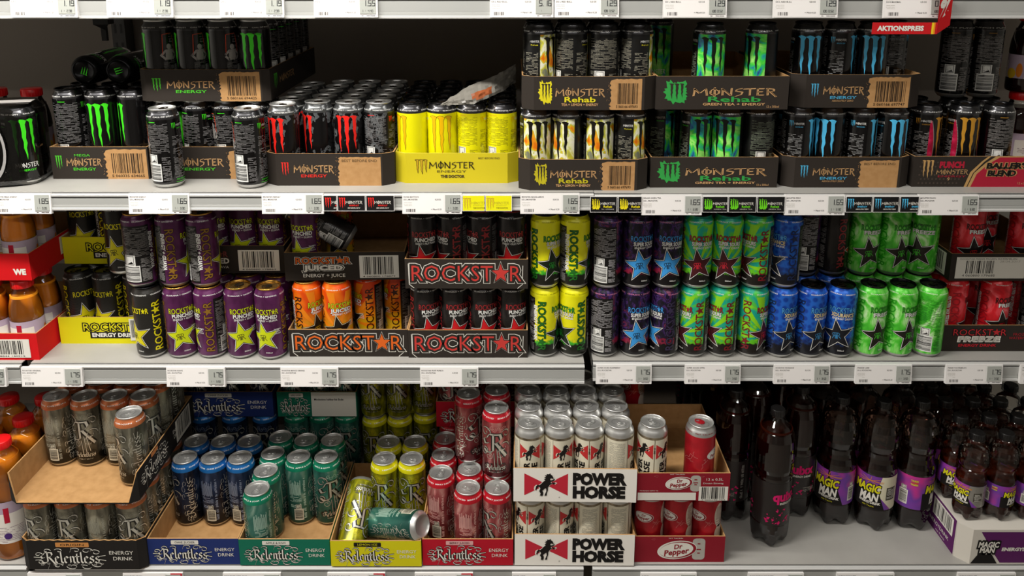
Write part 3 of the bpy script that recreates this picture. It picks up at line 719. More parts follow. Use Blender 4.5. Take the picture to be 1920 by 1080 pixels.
def rock_front(W, H, c, y=None, sub=None, w=None, h=None):
    A = Art(); y = H * .52 if y is None else y; w = w or W * .92; h = h or H * .52
    A.text('ROCKST*R', W / 2, y, h, WHTP, 1, w * 1.0, 0, .115); A.text('ROCKST*R', W / 2, y, h, DARKCARD, 2, w, 0, .088); A.text('ROCKST*R', W / 2, y, h, c, 3, w, 0, -.004)
    x0, x1 = W / 2 - w / 2, W / 2 + w / 2
    A.line([(x0 - 3, y + h * .6), (x0 - 2, 10), (x0 + 8, 1.2)], 1.3, WHTP, 1); A.line([(x1 + 3, y + h * .5), (x1 + 2, 10), (x1 - 8, 1.2)], 1.3, WHTP, 1)
    # stencil cuts
    for k in range(7): A.rect(x0 + w * (.055 + k * .125), y - h * .53, x0 + w * (.055 + k * .125) + .9, y - h * .3, DARKCARD, 4)
    return A
def rel_front(W, H, flav, plate, platec=None, fc=None):
    A = Art()
    pc = platec or WHTP
    A.rrect(W * .26, H * .78, W * .56, H * .94, 2, pc, 2); A.text(flav, W * .41, H * .86, H * .075, fc or BLKP, 3, W * .22)
    blackword(A, W * .40, H * .40, W * .50, H * .36, WHTP, 2, 0, True, .15, BLKP)
    for i in range(10): A.line(curl(W * (.12 + .06 * i), H * (.2 if i % 2 else .16), 5, i, 1.2, 10, .5), .5, WHTP, 2)
    A.text('ENERGY', W * .84, H * .58, H * .12, WHTP, 2, W * .22); A.text('DRINK', W * .85, H * .38, H * .12, WHTP, 2, W * .18)
    return A
def ph_front(W, H):
    A = Art(); red = paper('c2283a')
    bowtie(A, W * .27, H * .52, W * .36, H * .66, red, BLKP, WHTP, 1)
    A.text('POWER', W * .705, H * .695, H * .31, BLKP, 2, W * .43, 0, .07); A.text('HORSE', W * .705, H * .295, H * .31, BLKP, 2, W * .43, 0, .07)
    A.ell(W * .38, H * .14, 1.5, 1.5, GRYP, 2)
    return A
GRYP = paper('b0aca4')
def dp_front(W, H, up=False):
    A = Art(); red = paper('8c1626'); cx = W * (.47 if not up else .45)
    pepper_logo(A, cx, H * (.48 if not up else .64), W * (.42 if not up else .28), red, WHTP, 2)
    gx = cx + W * (.24 if not up else .18)
    A.rrect(gx - W * .07 * (1 if not up else .8), H * (.1 if not up else .34), gx + W * .07 * (1 if not up else .8), H * .92, 8, GRYP, 1)
    for dx, dy, s_ in ((0, .7, 3), (0, .48, 5), (0, .34, 3)):
        A.rect(gx - s_, H * (dy if not up else .4 + dy * .5), gx + s_, H * (dy if not up else .4 + dy * .5) + 2.4, red, 2)
    A.text('MIT TAURIN', cx - 4, H * .93 if not up else H * .96, 2.2, WHTP, 2, W * .16)
    if up:
        A.text('12 x 0,5L', W * .83, H * .78, 5.5, WHTP, 2, W * .19); A.text('Dosen Einweg', W * .82, H * .64, 3.6, WHTP, 2, W * .22)
        A.rect(2, 1.5, W * .64, H * .30, WHTP, 2); A.rect(W * .67, .5, W * .985, H * .52, WHTP, 2); A.bars(W * .70, 5, W * .96, H * .5, BLKP, 3, 9); A.text('4 000140 703', W * .83, 2.6, 2.4, BLKP, 3, W * .26)
        A.text('Mindestens haltbar bis', W * .13, H * .37, 2.4, WHTP, 2, W * .2)
    R = random.Random(8)
    for i in range(7):
        x, y = R.uniform(0, W), R.uniform(5, H - 5); pts = [(x, y)]
        for k in range(4): x += R.uniform(-6, 6); y += R.uniform(-4, 4); pts.append((min(max(x, 1), W - 1), min(max(y, 1), H - 1)))
        A.line(pts, .35, paper('c06a6c'), 1)
    return A

# ------------------------------------------------------------------ bottles
PET = clear_film('clear_pet', 'fbf9f6', .02, .03); PET_SMOKE = clear_film('smoky_pet', 'd8beb2', .05, .03)
COLA = liquid('dark_amber_drink', 'a03c1c', '4a1a0c', .36); AMBER = liquid('amber_drink', 'a84a1c', '6a240c', .4); JUICE = liquid('orange_juice', 'ffa838', 'ffa028', .98); REDJ = liquid('dark_red_drink', '3a0a10', '2a0a10', .7)
REDCAP = mat('red_cap', 'd81418', .35); DARKCAP = mat('black_cap', '151414', .3)
BPROTO = {}
def petal(H0, R0, dep):
    def f(r, z, a):
        if z < H0 and r > R0 * .3:
            k = (1 - z / H0) ** 1.2; c = .5 - .5 * cos(5 * (a + .3))
            return r * (1 - .22 * k * (1 - c)), z + dep * (1 - c) * k * (1 if r < R0 * .98 else .3)
        return r, z
    return f
def capmesh(r, z, h, m):
    b = MB(); n = 48
    b.lathe([(r * .98, z), (r, z + .001), (r, z + h - .0015), (r * .94, z + h), (0, z + h)], m, n)
    for i in range(0, n, 2):
        a = 2 * pi * i / n; c, s_ = cos(a), sin(a); t = (-s_ * .0006, c * .0006)
        b.face([(r * c + t[0] * -1, r * s_ - t[1], z + .002), ((r + .0006) * c, (r + .0006) * s_, z + .002), ((r + .0006) * c, (r + .0006) * s_, z + h - .003), (r * c - t[0], r * s_ - t[1], z + h - .003)], m)
    return b
def bottle(kind, x, y, z, rot, label, group=None):
    if kind not in BPROTO:
        root = empty('drink_bottle')
        if kind == 'quix':
            pr = [(.0, .012), (.012, .008), (.024, .0), (.036, .004), (.0425, .018), (.0440, .035), (.0440, .060), (.0436, .062), (.0436, .172), (.0440, .175), (.0440, .180), (.0415, .188), (.0440, .198), (.0440, .250), (.0425, .268), (.0370, .286), (.0280, .300), (.0180, .310), (.0140, .316), (.0140, .322)]
            fill, capc, R, lz = .292, DARKCAP, .044, (62, 172); liq = COLA
            A = Art(); pk = paper('d81a6a'); A.rect(-139, 63, 139, 171, mat('dark_film_label', '221d1c', .3), 1)
            for c in (0, 139):
                A.text('quixx', c, 138, 22, pk, 3, 66, 0, .045); A.text('ENERGY DRINK', c + 6, 120, 5, WHTP, 3, 46, 0, .03)
                Q = random.Random(4)
                for i in range(34):
                    u, v, s_ = c + Q.uniform(-48, 60), Q.uniform(66, 106), Q.uniform(1.2, 5); a = Q.uniform(0, 6); A.poly([(u + s_ * cos(a), v + s_ * sin(a)), (u + s_ * cos(a + 2), v + s_ * sin(a + 2)), (u + s_ * cos(a + 4.2), v + s_ * sin(a + 4.2))], pk, 3)
                A.smallprint(c + 8, 78, c + 46, 92, GRYP, 4, 2.6, 5, .9)
            A.smallprint(60, 70, 68, 165, GRYP, 3, 3, 8, 1)
        elif kind in ('magic', 'magicsmall'):
            k = 1.0 if kind == 'magic' else .62; q = .72 if kind == 'magicsmall' else 1
            pr = [(.0, .012), (.012 * q, .008), (.026 * q, .0), (.038 * q, .004), (.0430 * q, .016), (.0445 * q, .035 * k), (.0445 * q, .060 * k), (.0440 * q, .062 * k), (.0440 * q, .150 * k), (.0445 * q, .153 * k), (.0440 * q, .165 * k), (.0400 * q, .178 * k), (.0385 * q, .190 * k), (.0400 * q, .202 * k), (.0385 * q, .205 * k), (.0440 * q, .222 * k), (.0448 * q, .240 * k), (.0440 * q, .258 * k), (.0390 * q, .276 * k), (.0280 * q, .289 * k), (.0170 * q, .297 * k), (.0140, .302 * k), (.0140, .302 * k + .008)]
            fill, capc, R, lz = .170 * k, DARKCAP, .0448 * q, (62 * k, 150 * k); liq = COLA if kind == 'magic' else AMBER
            A = Art(); v0, v1 = lz; hh = v1 - v0; per = 2 * pi * 44 * q
            film = pattern('purple_film_label', [(.3, '9a38a4'), (.5, '6a3a9c'), (.66, 'd0328a')], freq=14, detail=2, rough=.3, metal=.1)
            A.rect(-per / 2, v0 + 1, per / 2, v1 - 1, film, 1)
            cr = paper('d8d2b8'); A.poly([(per * .10, v1 - 1), (per * .36, v1 - 1), (per * .36, v0 + 1), (per * .20, v0 + 1), (per * .06, v0 + hh * .5)], cr if kind == 'magic' else mat('silver_label', 'a8a6a0', .35, .7), 2)
            s_ = hh / 88; ye = paper('d8d21c')
            for o_ in (0, per / 2):
                A.poly([(o_ - per * .15, v0 + 1), (o_ - per * .15, v0 + hh * .5), (o_, v0 + hh * .62), (o_ + per * .09, v0 + hh * .45), (o_ + per * .14, v0 + 1)], BLKP, 3)
                A.text('MAGIC', o_ - 4 * s_, v0 + hh * .62, 20 * s_, BLKP, 4, 62 * q, 0, .09, .1); A.text('MAGIC', o_ - 4 * s_, v0 + hh * .62, 19 * s_, ye, 5, 60 * q, 0, .04, .1)
                A.text('MAN', o_ + 2 * s_, v0 + hh * .36, 20 * s_, BLKP, 4, 44 * q, 0, .1, .1); A.text('MAN', o_ + 2 * s_, v0 + hh * .36, 19 * s_, WHTP, 5, 42 * q, 0, .045, .1)
                A.text('ENERGYDRINK', o_ + 4 * s_, v0 + hh * .19, 6 * s_, WHTP, 5, 48 * q, 0, .04, .1); A.text('mit Taurin', o_ + 2, v0 + hh * .09, 4 * s_, ye, 5, 26 * q)
                for a in range(9): A.line([(o_ + 2, v0 + hh * .84), (o_ + 2 + 30 * q * cos(a * .75), v0 + hh * .84 + 10 * s_ * sin(a * .75))], 1.0, paper('d88a3a'), 4)
            A.rect(per * .145, v0 + hh * .3, per * .24, v0 + hh * .68, paper('4a463c'), 3); A.smallprint(per * .15, v0 + hh * .32, per * .235, v0 + hh * .66, WHTP, 4, 3, 6, 1); A.smallprint(per * .25, v0 + 8, per * .34, v1 - 8, paper('8a8270'), 3, 3, 9, 1)
            codepatch(A, -per * .30, v0 + hh * .12, 20 * q, hh * .42, BLKP, WHTP, 4)
            for i in range(3): A.text('TAURIN', -per * .22 + (i - 1) * 0, v0 + hh * .86 - i * 5 * s_, 4 * s_, paper('d8501a') if i % 2 else ye, 4, 16 * q, 0, .04)
        else:
            big = kind == 'juicebig'
            if big: pr = [(.0, .004), (.034, .0), (.040, .003), (.0415, .010), (.0415, .040), (.0405, .045), (.0405, .150), (.0415, .155), (.0415, .170), (.0380, .190), (.0415, .205), (.0405, .220), (.0330, .242), (.0240, .256), (.0190, .262), (.0185, .268)]
            else: pr = [(.0, .004), (.030, .0), (.034, .003), (.0350, .008), (.0350, .028), (.0342, .031), (.0342, .083), (.0350, .086), (.0350, .094), (.0335, .112), (.0290, .132), (.0225, .146), (.0200, .152), (.0195, .158)]
            fill, capc, R, lz = (.245 if big else .140), REDCAP, pr[3][0], ((46, 150) if big else (31, 83)); liq = JUICE if kind != 'juicered' else REDJ
            A = Art(); per = 2 * pi * R * 1000; v0, v1 = lz; hh = v1 - v0
            A.rect(-per / 2, v0, per / 2, v1, paper('b4a2b4'), 1)
            for c in (0, per / 2):
                A.rect(c - per * .17, v0, c + per * .14, v0 + hh * .72, paper('e8e2da'), 2); A.rect(c - 5, v0 + hh * .5, c + 6, v0 + hh * .86, paper('b01430'), 3)
                A.ell(c + per * .2, v0 + hh * .2, per * .05, hh * .22, paper('d8b020'), 3); A.ell(c - per * .22, v0 + hh * .35, per * .03, hh * .3, paper('d87a20'), 3)
                A.smallprint(c - per * .14, v0 + 3, c + per * .12, v0 + hh * .42, paper('8a6a80'), 3, 4, 4, 1)
                A.ell(c - 2, v0 + hh * .18, 8, 8, paper('4a2a70'), 4) if big else None
        zs = [(r, zz) for r, zz in pr]
        md = None if kind.startswith('juice') else petal(.06 if kind == 'magicsmall' else .055 if kind == 'quix' else .05, R, .010)
        b = MB(); b.lathe(zs, PET_SMOKE if liq is COLA else PET, 48, md)
        if not kind.startswith('juice'):
            zt = pr[-1][1]; b.lathe([(.0165, zt - .003), (.0172, zt - .002), (.0165, zt - .001)], PET, 30)
        b.build('bottle_body', root)
        lq = [(max(r - .0012, 0), zz + .0012) for r, zz in zs if zz + .0012 < fill]; rr = lq[-1][0]
        b = MB(); b.lathe(lq + [(rr * .98, fill), (0, fill)], liq, 48, md); b.build('drink_fill', root)
        b = MB(); b.wrap(A, zs, R=R, lift=.0002); rl = min(r for r, zz in zs if lz[0] * .001 <= zz <= lz[1] * .001) * .992; b.lathe([(rl, lz[0] * .001), (rl, lz[1] * .001)], BLKP if kind == 'quix' else paper('3a2a3a'), 48); b.build('label_sleeve', root)
        zt = pr[-1][1]; cr = {'quix': .0155, 'magic': .0155, 'magicsmall': .0155, 'juicebig': .0215, 'juice': .0225, 'juicered': .0225}[kind]
        capmesh(cr, zt - .002, .018 if kind.startswith('juice') else .016, capc).build('bottle_cap', root)
        BPROTO[kind] = root; o = root
    else: o = copy_tree(BPROTO[kind])
    o.location = (x, y, z); o.rotation_euler = (0, 0, radians(rot))
    return tag(o, label, 'bottle', group)

# ------------------------------------------------------------------ price labels, advert cards
LCD, LCDINK = mat('lcd_glass', 'a9aca6', .18), mat('lcd_digit', '222428', .4)
LABW = mat('white_label_plastic', 'e6e4e2', .4)
SEG = {'0': 'abcdef', '1': 'bc', '2': 'abged', '3': 'abgcd', '4': 'fgbc', '5': 'afgcd', '6': 'afgedc', '7': 'abc', '8': 'abcdefg', '9': 'abcdfg'}
def seg(A, s, x, y, h, m, L=2):
    w = h * .5; cur = x
    for c in s:
        if c in ',.': A.rect(cur, y - h * .06, cur + h * .1, y + h * .06, m, L); cur += h * .26; continue
        if c == ' ': cur += h * .4; continue
        P = {'a': ((0, h), (w, h)), 'b': ((w, h), (w, h / 2)), 'c': ((w, h / 2), (w, 0)), 'd': ((0, 0), (w, 0)), 'e': ((0, h / 2), (0, 0)), 'f': ((0, h), (0, h / 2)), 'g': ((0, h / 2), (w, h / 2))}
        for q in SEG.get(c, ''): a, b = P[q]; A.line([(cur + a[0], y + a[1]), (cur + b[0], y + b[1])], h * .13, m, L)
        cur += w + h * .25
    return cur
def price_label(x0, x1, y, z0, price, unit, l1, l2, size, label, deposit='+ Pfand 0.25', group='electronic price labels on the shelf rails', H=.043, tilt=7, mark=None):
    W = x1 - x0; w, h = W * 1000, H * 1000; root = empty('price_label', (x0, y, z0), (radians(-tilt), 0, 0))
    b = MB(); b.box((0, 0, 0), (W, .008, H), LABW)
    A = Art(); A.rect(1, 1.5, w * .70, h - 1.5, paper('ebe8e6'), 1)
    dk = paper('4a4644')
    A.text(l1, 3 + min(len(l1) * 2.4, w * .62) / 2, h - 7, 2.9, dk, 2, min(len(l1) * 2.4, w * .62), 0, .015); A.text(l2, 3 + min(len(l2) * 2.4, w * .4) / 2, h - 12.5, 2.9, dk, 2, min(len(l2) * 2.4, w * .4), 0, .015)
    A.text(size, w * .60, h - 12.5, 2.9, dk, 2, 12, 0, .015); A.text(deposit, w * .57, 9.5, 2.9, dk, 2, 22, 0, .015)
    A.smallprint(3, 15, 20, h - 16, GRYP, 2, 3.2, 3, .7); A.bars(8, 4, 28, 10.5, dk, 2, len(l1), False, 24)
    A.smallprint(w * .74, 2, w * .96, 5, dk, 2, 2.5, 4, 1.2)
    if mark: A.rect(w * .80, h - 6, w * .995, h, paper('c01c2c'), 3)
    b.flat(A, Matrix(((1, 0, 0, 0), (0, 0, -1, 0), (0, 1, 0, 0), (0, 0, 0, 1))), .00015); b.build('label_card', root)
    b = MB(); b.box((W * .72, -.0014, H * .16), (W * .97, .001, H * .93), LCD); A = Art()
    lx = w * .72; lw = w * .25
    seg(A, price, lx + lw * .95 - len(price) * 5.6, h * .52, 10, LCDINK, 2)
    u = seg(A, unit[0], lx + lw * .14, h * .24, 4.2, LCDINK, 2); A.text('l', lx + lw * .36, h * .30, 3, LCDINK, 2); seg(A, unit[1], lx + lw * .52, h * .24, 4.2, LCDINK, 2)
    b.flat(A, Matrix(((1, 0, 0, 0), (0, 0, -1, -.0014), (0, 1, 0, 0), (0, 0, 0, 1))), .00015); b.build('lcd_display', root)
    return tag(root, label, 'price label', group)
def advert(x0, x1, y, z0, kind, label, W=.054, H=.0335):
    b = MB(); w, h = W * 1000, H * 1000; vis = x1 - x0
    b.box((0, 0, 0), (vis, .0012, H), LABW); A = Art(); A2 = Art(); vw = vis * 1000
    if kind == 'yellow':
        A.rect(1, 1, vw - 1, h - 1, paper('e8e40c'), 1); claw(A, 10, h * .48, 16, h * .7, paper('d8b82a'), 2, paper('b8962a'), .4)
        clawword(A, 33, h * .52, 30, 5, paper('c2b42c'), 2); A.text('ENERGY', 33, h * .36, 2.2, paper('c2b42c'), 2, 22); A.text('THE DOCTOR', 34, h * .2, 2.6, paper('7a6a10'), 2, 24, 0, .04)
    else:
        c = {'red': 'e0241c', 'lemon': 'e8d81c', 'green': '6ad01c', 'blue': '4fb8e6'}[kind]; P = paper(c)
        A.rect(1, 1, vw - 1, h - 1, paper('0d0c0d'), 1)
        if kind in ('lemon', 'green'): splat(A, 12, h * .5, 8.5, h * .34, P, 2, 7); claw(A, 12, h * .52, 13, h * .5, paper('0d0c0d'), 3); clawword(A, 36, h * .55, 30, 5, WHTP, 3); A.text('Rehab', 36, h * .36, 4, P, 3, 18, 0, .03); A.text('TEA + LEMONADE' if kind == 'lemon' else 'GREEN TEA', 36, h * .2, 1.6, WHTP, 3, 26)
        else: claw(A, 10, h * .52, 14, h * .66, P, 3); clawword(A, 34, h * .56, 34, 5.4, WHTP, 3); A.text('ASSAULT' if kind == 'red' else 'ENERGY', 34, h * .36, 3, P, 3, 20, 0, .03); A.text('ENERGY' if kind == 'red' else 'ABSOLUTELY ZERO', 34, h * .2, 2, WHTP, 3, 26, 0, .03)
    for pts, m, L in A.p:
        q = _clip(pts, 0, vw)
        if len(q) > 2: A2.p.append((q, m, L))
    b.flat(A2, Matrix(((1, 0, 0, 0), (0, 0, -1, 0), (0, 1, 0, 0), (0, 0, 0, 1))), .00012)
    o = b.build('advert_card'); o.location = (x0, y, z0); o.rotation_euler = (radians(-4), 0, 0)
    return tag(o, label, 'card', 'small advert cards in the price rail')

# ------------------------------------------------------------------ room and shelving
WALLM = mat('painted_wall', 'c8c6c0', .8); DECKM = pattern('shelf_enamel', [(.3, '9a9893'), (.7, 'a6a49f')], freq=8, detail=5, rough=.42, metal=0)
RAILM = mat('rail_plastic', 'a6a7a4', .45); RAILD = mat('rail_groove', '6b6b6a', .5); RAILTOP = mat('rail_lip', 'bfbfbd', .35)
def struct(o): o['kind'] = 'structure'; return o
def slab(name, a, b_, m):
    b = MB(); b.box(a, b_, m); return struct(b.build(name))
slab('floor', (-3.2, -2.2, -.05), (3.2, 2.35, 0), pattern('floor_tile', [(.4, '7a746c'), (.6, '857f76')], freq=3, detail=4, rough=.35, metal=0))
slab('ceiling', (-3.2, -2.2, CEIL), (3.2, 2.35, CEIL + .05), mat('ceiling_panel', 'd8d6d0', .85))
slab('wall_back', (-3.2, 2.30, 0), (3.2, 2.35, CEIL), WALLM)
slab('wall_front', (-3.2, -2.2, 0), (3.2, -2.15, CEIL), pattern('far_aisle_wall', [(.3, '6a6660'), (.7, '94908a')], freq=2, detail=4, rough=.7, metal=0))
slab('wall_left', (-3.2, -2.2, 0), (-3.15, 2.35, CEIL), WALLM)
slab('wall_right', (3.15, -2.2, 0), (3.2, 2.35, CEIL), WALLM)
for i, (lx, ly, ll, pw) in enumerate(LAMPS):
    r = empty('ceiling_lamp', (lx, ly, LAMPZ)); b = MB(); b.box((-ll / 2 - .03, -.09, -.06), (ll / 2 + .03, .09, 0), mat('lamp_housing', 'e0e0de', .5))
    for sx in (-.5, .5): b.box((sx - .004, -.004, 0), (sx + .004, .004, CEIL - LAMPZ), mat('lamp_housing', 'e0e0de', .5))
    b.build('lamp_housing', r)
    ld = bpy.data.lights.new('tube_light', 'AREA'); ld.shape = 'RECTANGLE'; ld.size = ll; ld.size_y = .10 if lx < .5 else .04; ld.energy = pw; ld.color = (1.0, .96, .90)
    lo = bpy.data.objects.new('tube_light', ld); COL.objects.link(lo); lo.parent = r; lo.location = (0, 0, -.064)
    tag(r, 'long fluorescent lamp hung over the aisle, ' + ['nearest the centre of the shelves', 'nearest the left wall', 'over the right half of the shelves', 'second row left, behind the viewer', 'second row right, behind the viewer'][i], 'lamp', 'aisle ceiling lamps')

BACKM = mat('back_panel_paint', '8f857c', .6)
def shelf(x0, x1, z, yf, label, dh=.045):
    root = empty('shelf', (x0, yf, z)); W = x1 - x0
    b = MB(); depth = 2.215 - yf; b.box((0, 0, -.028), (W, depth, 0), DECKM); b.box((0, .0, -.034), (W, .02, -.002), DECKM); b.build('deck', root)
    prof = [(0, -.0035), (-.0085, -.0035), (-.0100, -.0050), (-.0098, -.0080), (-.0070, -.0086), (-.0072, -.0125), (-.0085, -.0130), (-.0085, -dh + .013), (-.0079, -dh + .0125), (-.0087, -dh + .0115), (-.0090, -dh + .006), (-.0108, -dh + .005), (-.0110, -dh + .001), (-.0090, -dh), (0, -dh)]
    b = MB()
    for i in range(len(prof) - 1):
        (ya, za), (yb, zb) = prof[i], prof[i + 1]
        m = RAILTOP if i < 3 or i >= len(prof) - 5 else (RAILD if i in (4, ) else RAILM)
        b.face([(0, ya, za), (0, yb, zb), (W, yb, zb), (W, ya, za)], m)
    for xx, rev in ((0, False), (W, True)):
        f = [(xx, y, zz) for y, zz in prof]; b.face(f if rev else f[::-1], RAILM)
    b.build('price_rail', root)
    return tag(root, label, 'shelf', 'steel shelf boards')
SX = [(-2.30, -1.085), (-1.065, .160), (.180, 1.42)]
SXT = [(-2.30, -1.085), (-1.075, .1685), (.1695, 1.42)]
for (z, yf, dh, nm) in ((T, 1.605, .038, 'upper shelf of black cans'), (M, 1.632, .046, 'middle shelf of star cans'), (B, 1.552, .045, 'bottom shelf with bottles'), (TOP, 1.605, .046, 'overhead shelf at the top edge')):
    for (a, c), side in zip(SXT if z in (T, TOP) else SX, ('left bay', 'centre bay', 'right bay')):
        yy = yf + ((.012 if side == 'right bay' else 0) if z == M else (-.008 if side == 'right bay' and z == T else 0))
        shelf(a, c, z, yy, 'grey steel board of the ' + nm + ', ' + side, dh)
for a, c, s_ in ((-2.3, -1.08, 'left'), (-1.07, .165, 'centre'), (.175, 1.42, 'right')):
    b = MB(); b.box((0, 0, 0), (c - a, .02, 2.2), BACKM); o = b.build('back_panel'); o.location = (a, 2.275, .1)
    tag(o, 'steel panel closing the back of the %s bay' % s_, 'panel', 'shelf back panels')
for xx, s_ in ((-1.075, 'left'), (.1695, 'right')):
    b = MB(); b.box((-.018, 0, 0), (.018, .05, 2.3), mat('dark_upright', '3a3836', .5))
    for k in range(44):
        for d in (-.008, .008): b.box((d - .003, -.0006, .06 + k * .05), (d + .003, 0, .085 + k * .05), BLK)
    o = b.build('shelf_upright'); o.location = (xx, 2.22, 0)
    tag(o, 'slotted dark steel post between bays, %s one' % s_, 'post', 'slotted shelf posts')

# ------------------------------------------------------------------ trays
Z2 = .172       # a tray resting on 168 mm cans
kb = '5060166694425'
c_green, c_red, c_blue, c_yel = paper('49b82c'), paper('d02a22'), paper('4aa4cc'), paper('b8ac1c')
TY = {}
def T_(k, *a, **kw): TY[k] = (a[1], a[3], a[4], a[2]); return tray(*a, **kw)
GM, GR, GL = 'black trays with claw print', 'dark trays with block lettering', 'printed trays with ornate lettering'
T_('mega', 'dark tray with green MEGA print, left end of the upper shelf', -1.000, -.789, 1.700, T, .215, .072, DARKCARD, mon_front(211, 72, c_green, mega=True, patch=.56, code='5 060335 634665'), group=GM)
T_('cod', 'dark tray half hidden behind two white-rimmed black cans', -.788, -.5215, 1.700, T, .275, .072, DARKCARD, mon_front(242, 72, c_green, patch=.66), chamf=.014, group=GM)
T_('cod2', 'dark green-print tray with barcode, stacked upper left', -.792, -.516, 1.700, T + Z2, .41, .068, DARKCARD, mon_front(246, 68, c_green, patch=.64, code='5 060166 694425'),
   right=(lambda A: (claw(A, 40, 36, 26, 34, c_green, 2), clawword(A, 130, 36, 120, 13, KTXT, 2), A)[2])(Art()), chamf=.015, group=GM)
T_('assault', 'black tray with red claw print and bare card patch', -.520, -.250, 1.648, T, .41, .070, DARKCARD, mon_front(224, 70, c_red, patch=.585, bbe=True), chamf=.023, group=GM)
T_('doctor', 'bright yellow tray with outlined claw print', -.250, .0135, 1.668, T, .41, .066, paper('c8b81c'),
   (lambda A: (claw(A, 34, 36, 27, 32, paper('b8941c'), 2, paper('4a3a14'), .7), clawword(A, 98, 40, 96, 13, paper('4a3f1c'), 3), A.text('ENERGY', 98, 26, 5, paper('4a3f1c'), 2, 64), A.text('THE DOCTOR', 100, 15, 5.6, paper('4a3f1c'), 2, 50, 0, .06), A.text('BEST BEFORE END', 178, 55, 4, paper('4a3f1c'), 2, 46), A)[-1])(Art()),
   chamf=.023, inner=pattern('yellow_card_inside', [(.4, 'c4b83a'), (.6, 'cfc450')], freq=20, rough=.85, metal=0), group=GM)
T_('lemon', 'dark tray with yellow splash print, lower of its stack', .014, .282, 1.614, T, .275, .066, DARKCARD, mon_front(220, 66, c_yel, 'TEA + LEMON + ENERGY', patch=.68, code='5 060166 697693', rehab=True), chamf=.023, group=GM)
T_('green', 'dark tray with large green splash print, lower of its stack', .2895, .556, 1.634, T, .41, .066, DARKCARD,
   (lambda A: (A.text('12 x 500ml', 236, 6, 4.5, KTXT, 2, 26), A)[1])(mon_front(262, 66, paper('2f9a44'), 'GREEN TEA + ENERGY', rehab=True)), group=GM)
T_('zero', 'dark tray with blue claw print, lower of its stack', .568, .836, 1.634, T, .41, .066, DARKCARD, mon_front(220, 66, c_blue, sub2='ABSOLUTELY ZERO', patch=.62, bbe=True), chamf=.023, group=GM)
def punch_front():
    A = Art(); W, H = 270, 66; rd = paper('a81c34'); tan = paper('b8925c')
    for i in range(11):
        for j in range(6): A.ell(14 + i * 8 + (j % 2) * 4, 8 + j * 9, 2.2, 2.2, paper('463c34'), 1, 0, 6)
    claw(A, 30, 38, 26, 40, tan, 2); A.text('PUNCH', 80, 48, 12, rd, 2, 52, 0, .07); clawword(A, 82, 33, 66, 9, KTXT, 2); A.text('ENERGY', 82, 23, 4, rd, 2, 60); A.text('9', 76, 17, 7, KTXT, 2)
    A.poly([(118, 0), (128, 30), (150, 52), (170, 66), (270, 66), (270, 0)], tan, 2); A.poly([(124, 0), (134, 28), (156, 50), (178, 64), (270, 64), (270, 0)], rd, 3); A.poly([(110, 0), (120, 32), (142, 56), (154, 66), (160, 66), (146, 54), (126, 30), (116, 0)], tan, 2)
    for t, x, y in (("BALLER'S", 196, 46), ('BLEND', 186, 30)):
        A.text(t, x, y, 11, tan, 4, 90 if x > 190 else 62, 0, .12, .1); A.text(t, x, y, 11, BLKP, 5, 88 if x > 190 else 60, 0, .05, .1)
    A.text('12 x 500ml', 236, 8, 4.5, KTXT, 4, 30); return A
T_('punch', 'black and crimson tray with honeycomb print, right end', .842, 1.190, 1.640, T, .41, .066, DARKCARD, punch_front(), group=GM)
T_('lemon2', 'dark tray with yellow splash print, upper of its stack', .020, .290, 1.604, T + Z2, .275, .068, DARKCARD, mon_front(220, 68, paper('d4c81c'), 'TEA + LEMON + ENERGY', patch=.70, code='5 060166 697693', rehab=True), chamf=.024, group=GM)
T_('green2', 'dark tray with large green splash print, upper of its stack', .2905, .557, 1.609, T + Z2, .41, .068, DARKCARD,
   (lambda A: (A.text('12 x 500ml', 236, 6, 4.5, KTXT, 2, 26), A)[1])(mon_front(262, 68, paper('2f9a44'), 'GREEN TEA + ENERGY', rehab=True)), group=GM)
T_('zero2', 'dark tray with blue claw print, upper of its stack', .572, .838, 1.629, T + Z2, .41, .068, DARKCARD, mon_front(215, 68, c_blue, sub2='ABSOLUTELY ZERO', patch=.60, code='5 060166 697747'), chamf=.026, group=GM)
# middle shelf
RED = paper('cc0a12')
A = Art(); A.text('WE', 264, 20, 12, WHTP, 2, 26, 0, .06)
bc = barcode_art(76, 46, '4 388844 140912', 4)
T_('juice', 'red juice tray on the shelf, left edge of the photo', -1.340, -1.052, 1.645, M, .29, .064, RED, None, group='red juice trays', sticker=(.175, .006, .270, .050, barcode_art(90, 44, '4 388844 140912', 4)))
T_('juice2', 'red juice tray stacked on top of the bottle caps', -1.340, -1.052, 1.658, M + .184, .29, .062, RED, A, group='red juice trays', rsticker=('r', .12, .014, .205, .056, (lambda a: (a.smallprint(5, 4, 80, 38, GRYP, 1, 3.4, 3, 1), a)[1])(Art())))
YEL = paper('d8d010')
def ylw(W, H):
    A = Art(); A.text('ROCKST*R', W * .47, H * .63, 18, BLKP, 1, W * .54, 0, .09); A.rect(W * .26, H * .2, W * .68, H * .45, BLKP, 1); A.text('ROCKST*R', W * .47, H * .63, 18, YEL, 2, W * .54, 0, .0)
    A.text('ENERGY DRINK', W * .47, H * .33, 9, WHTP, 2, W * .39, 0, .04); return A
T_('ytray', 'yellow tray with black block lettering, standing on the shelf', -1.046, -.776, 1.722, M, .41, .066, YEL, ylw(270, 66), group=GR, sticker=(.163, .008, .20, .062, barcode_art(36, 54, '', 3)), inner=KRAFT)
T_('ytray2', 'yellow tray set back on top of dark cans', -1.050, -.782, 1.785, M + Z2, .34, .066, YEL, ylw(270, 66), group=GR)
A = Art(); A.text('ROCKST*R', 96, 46, 13, paper('7a3a3a'), 2, 90, 0, .03); A.text('PUNCHED', 104, 30, 12, WHTP, 2, 80, 0, .04); A.text('ENERGY + GUAVA', 100, 15, 6, WHTP, 2, 84)
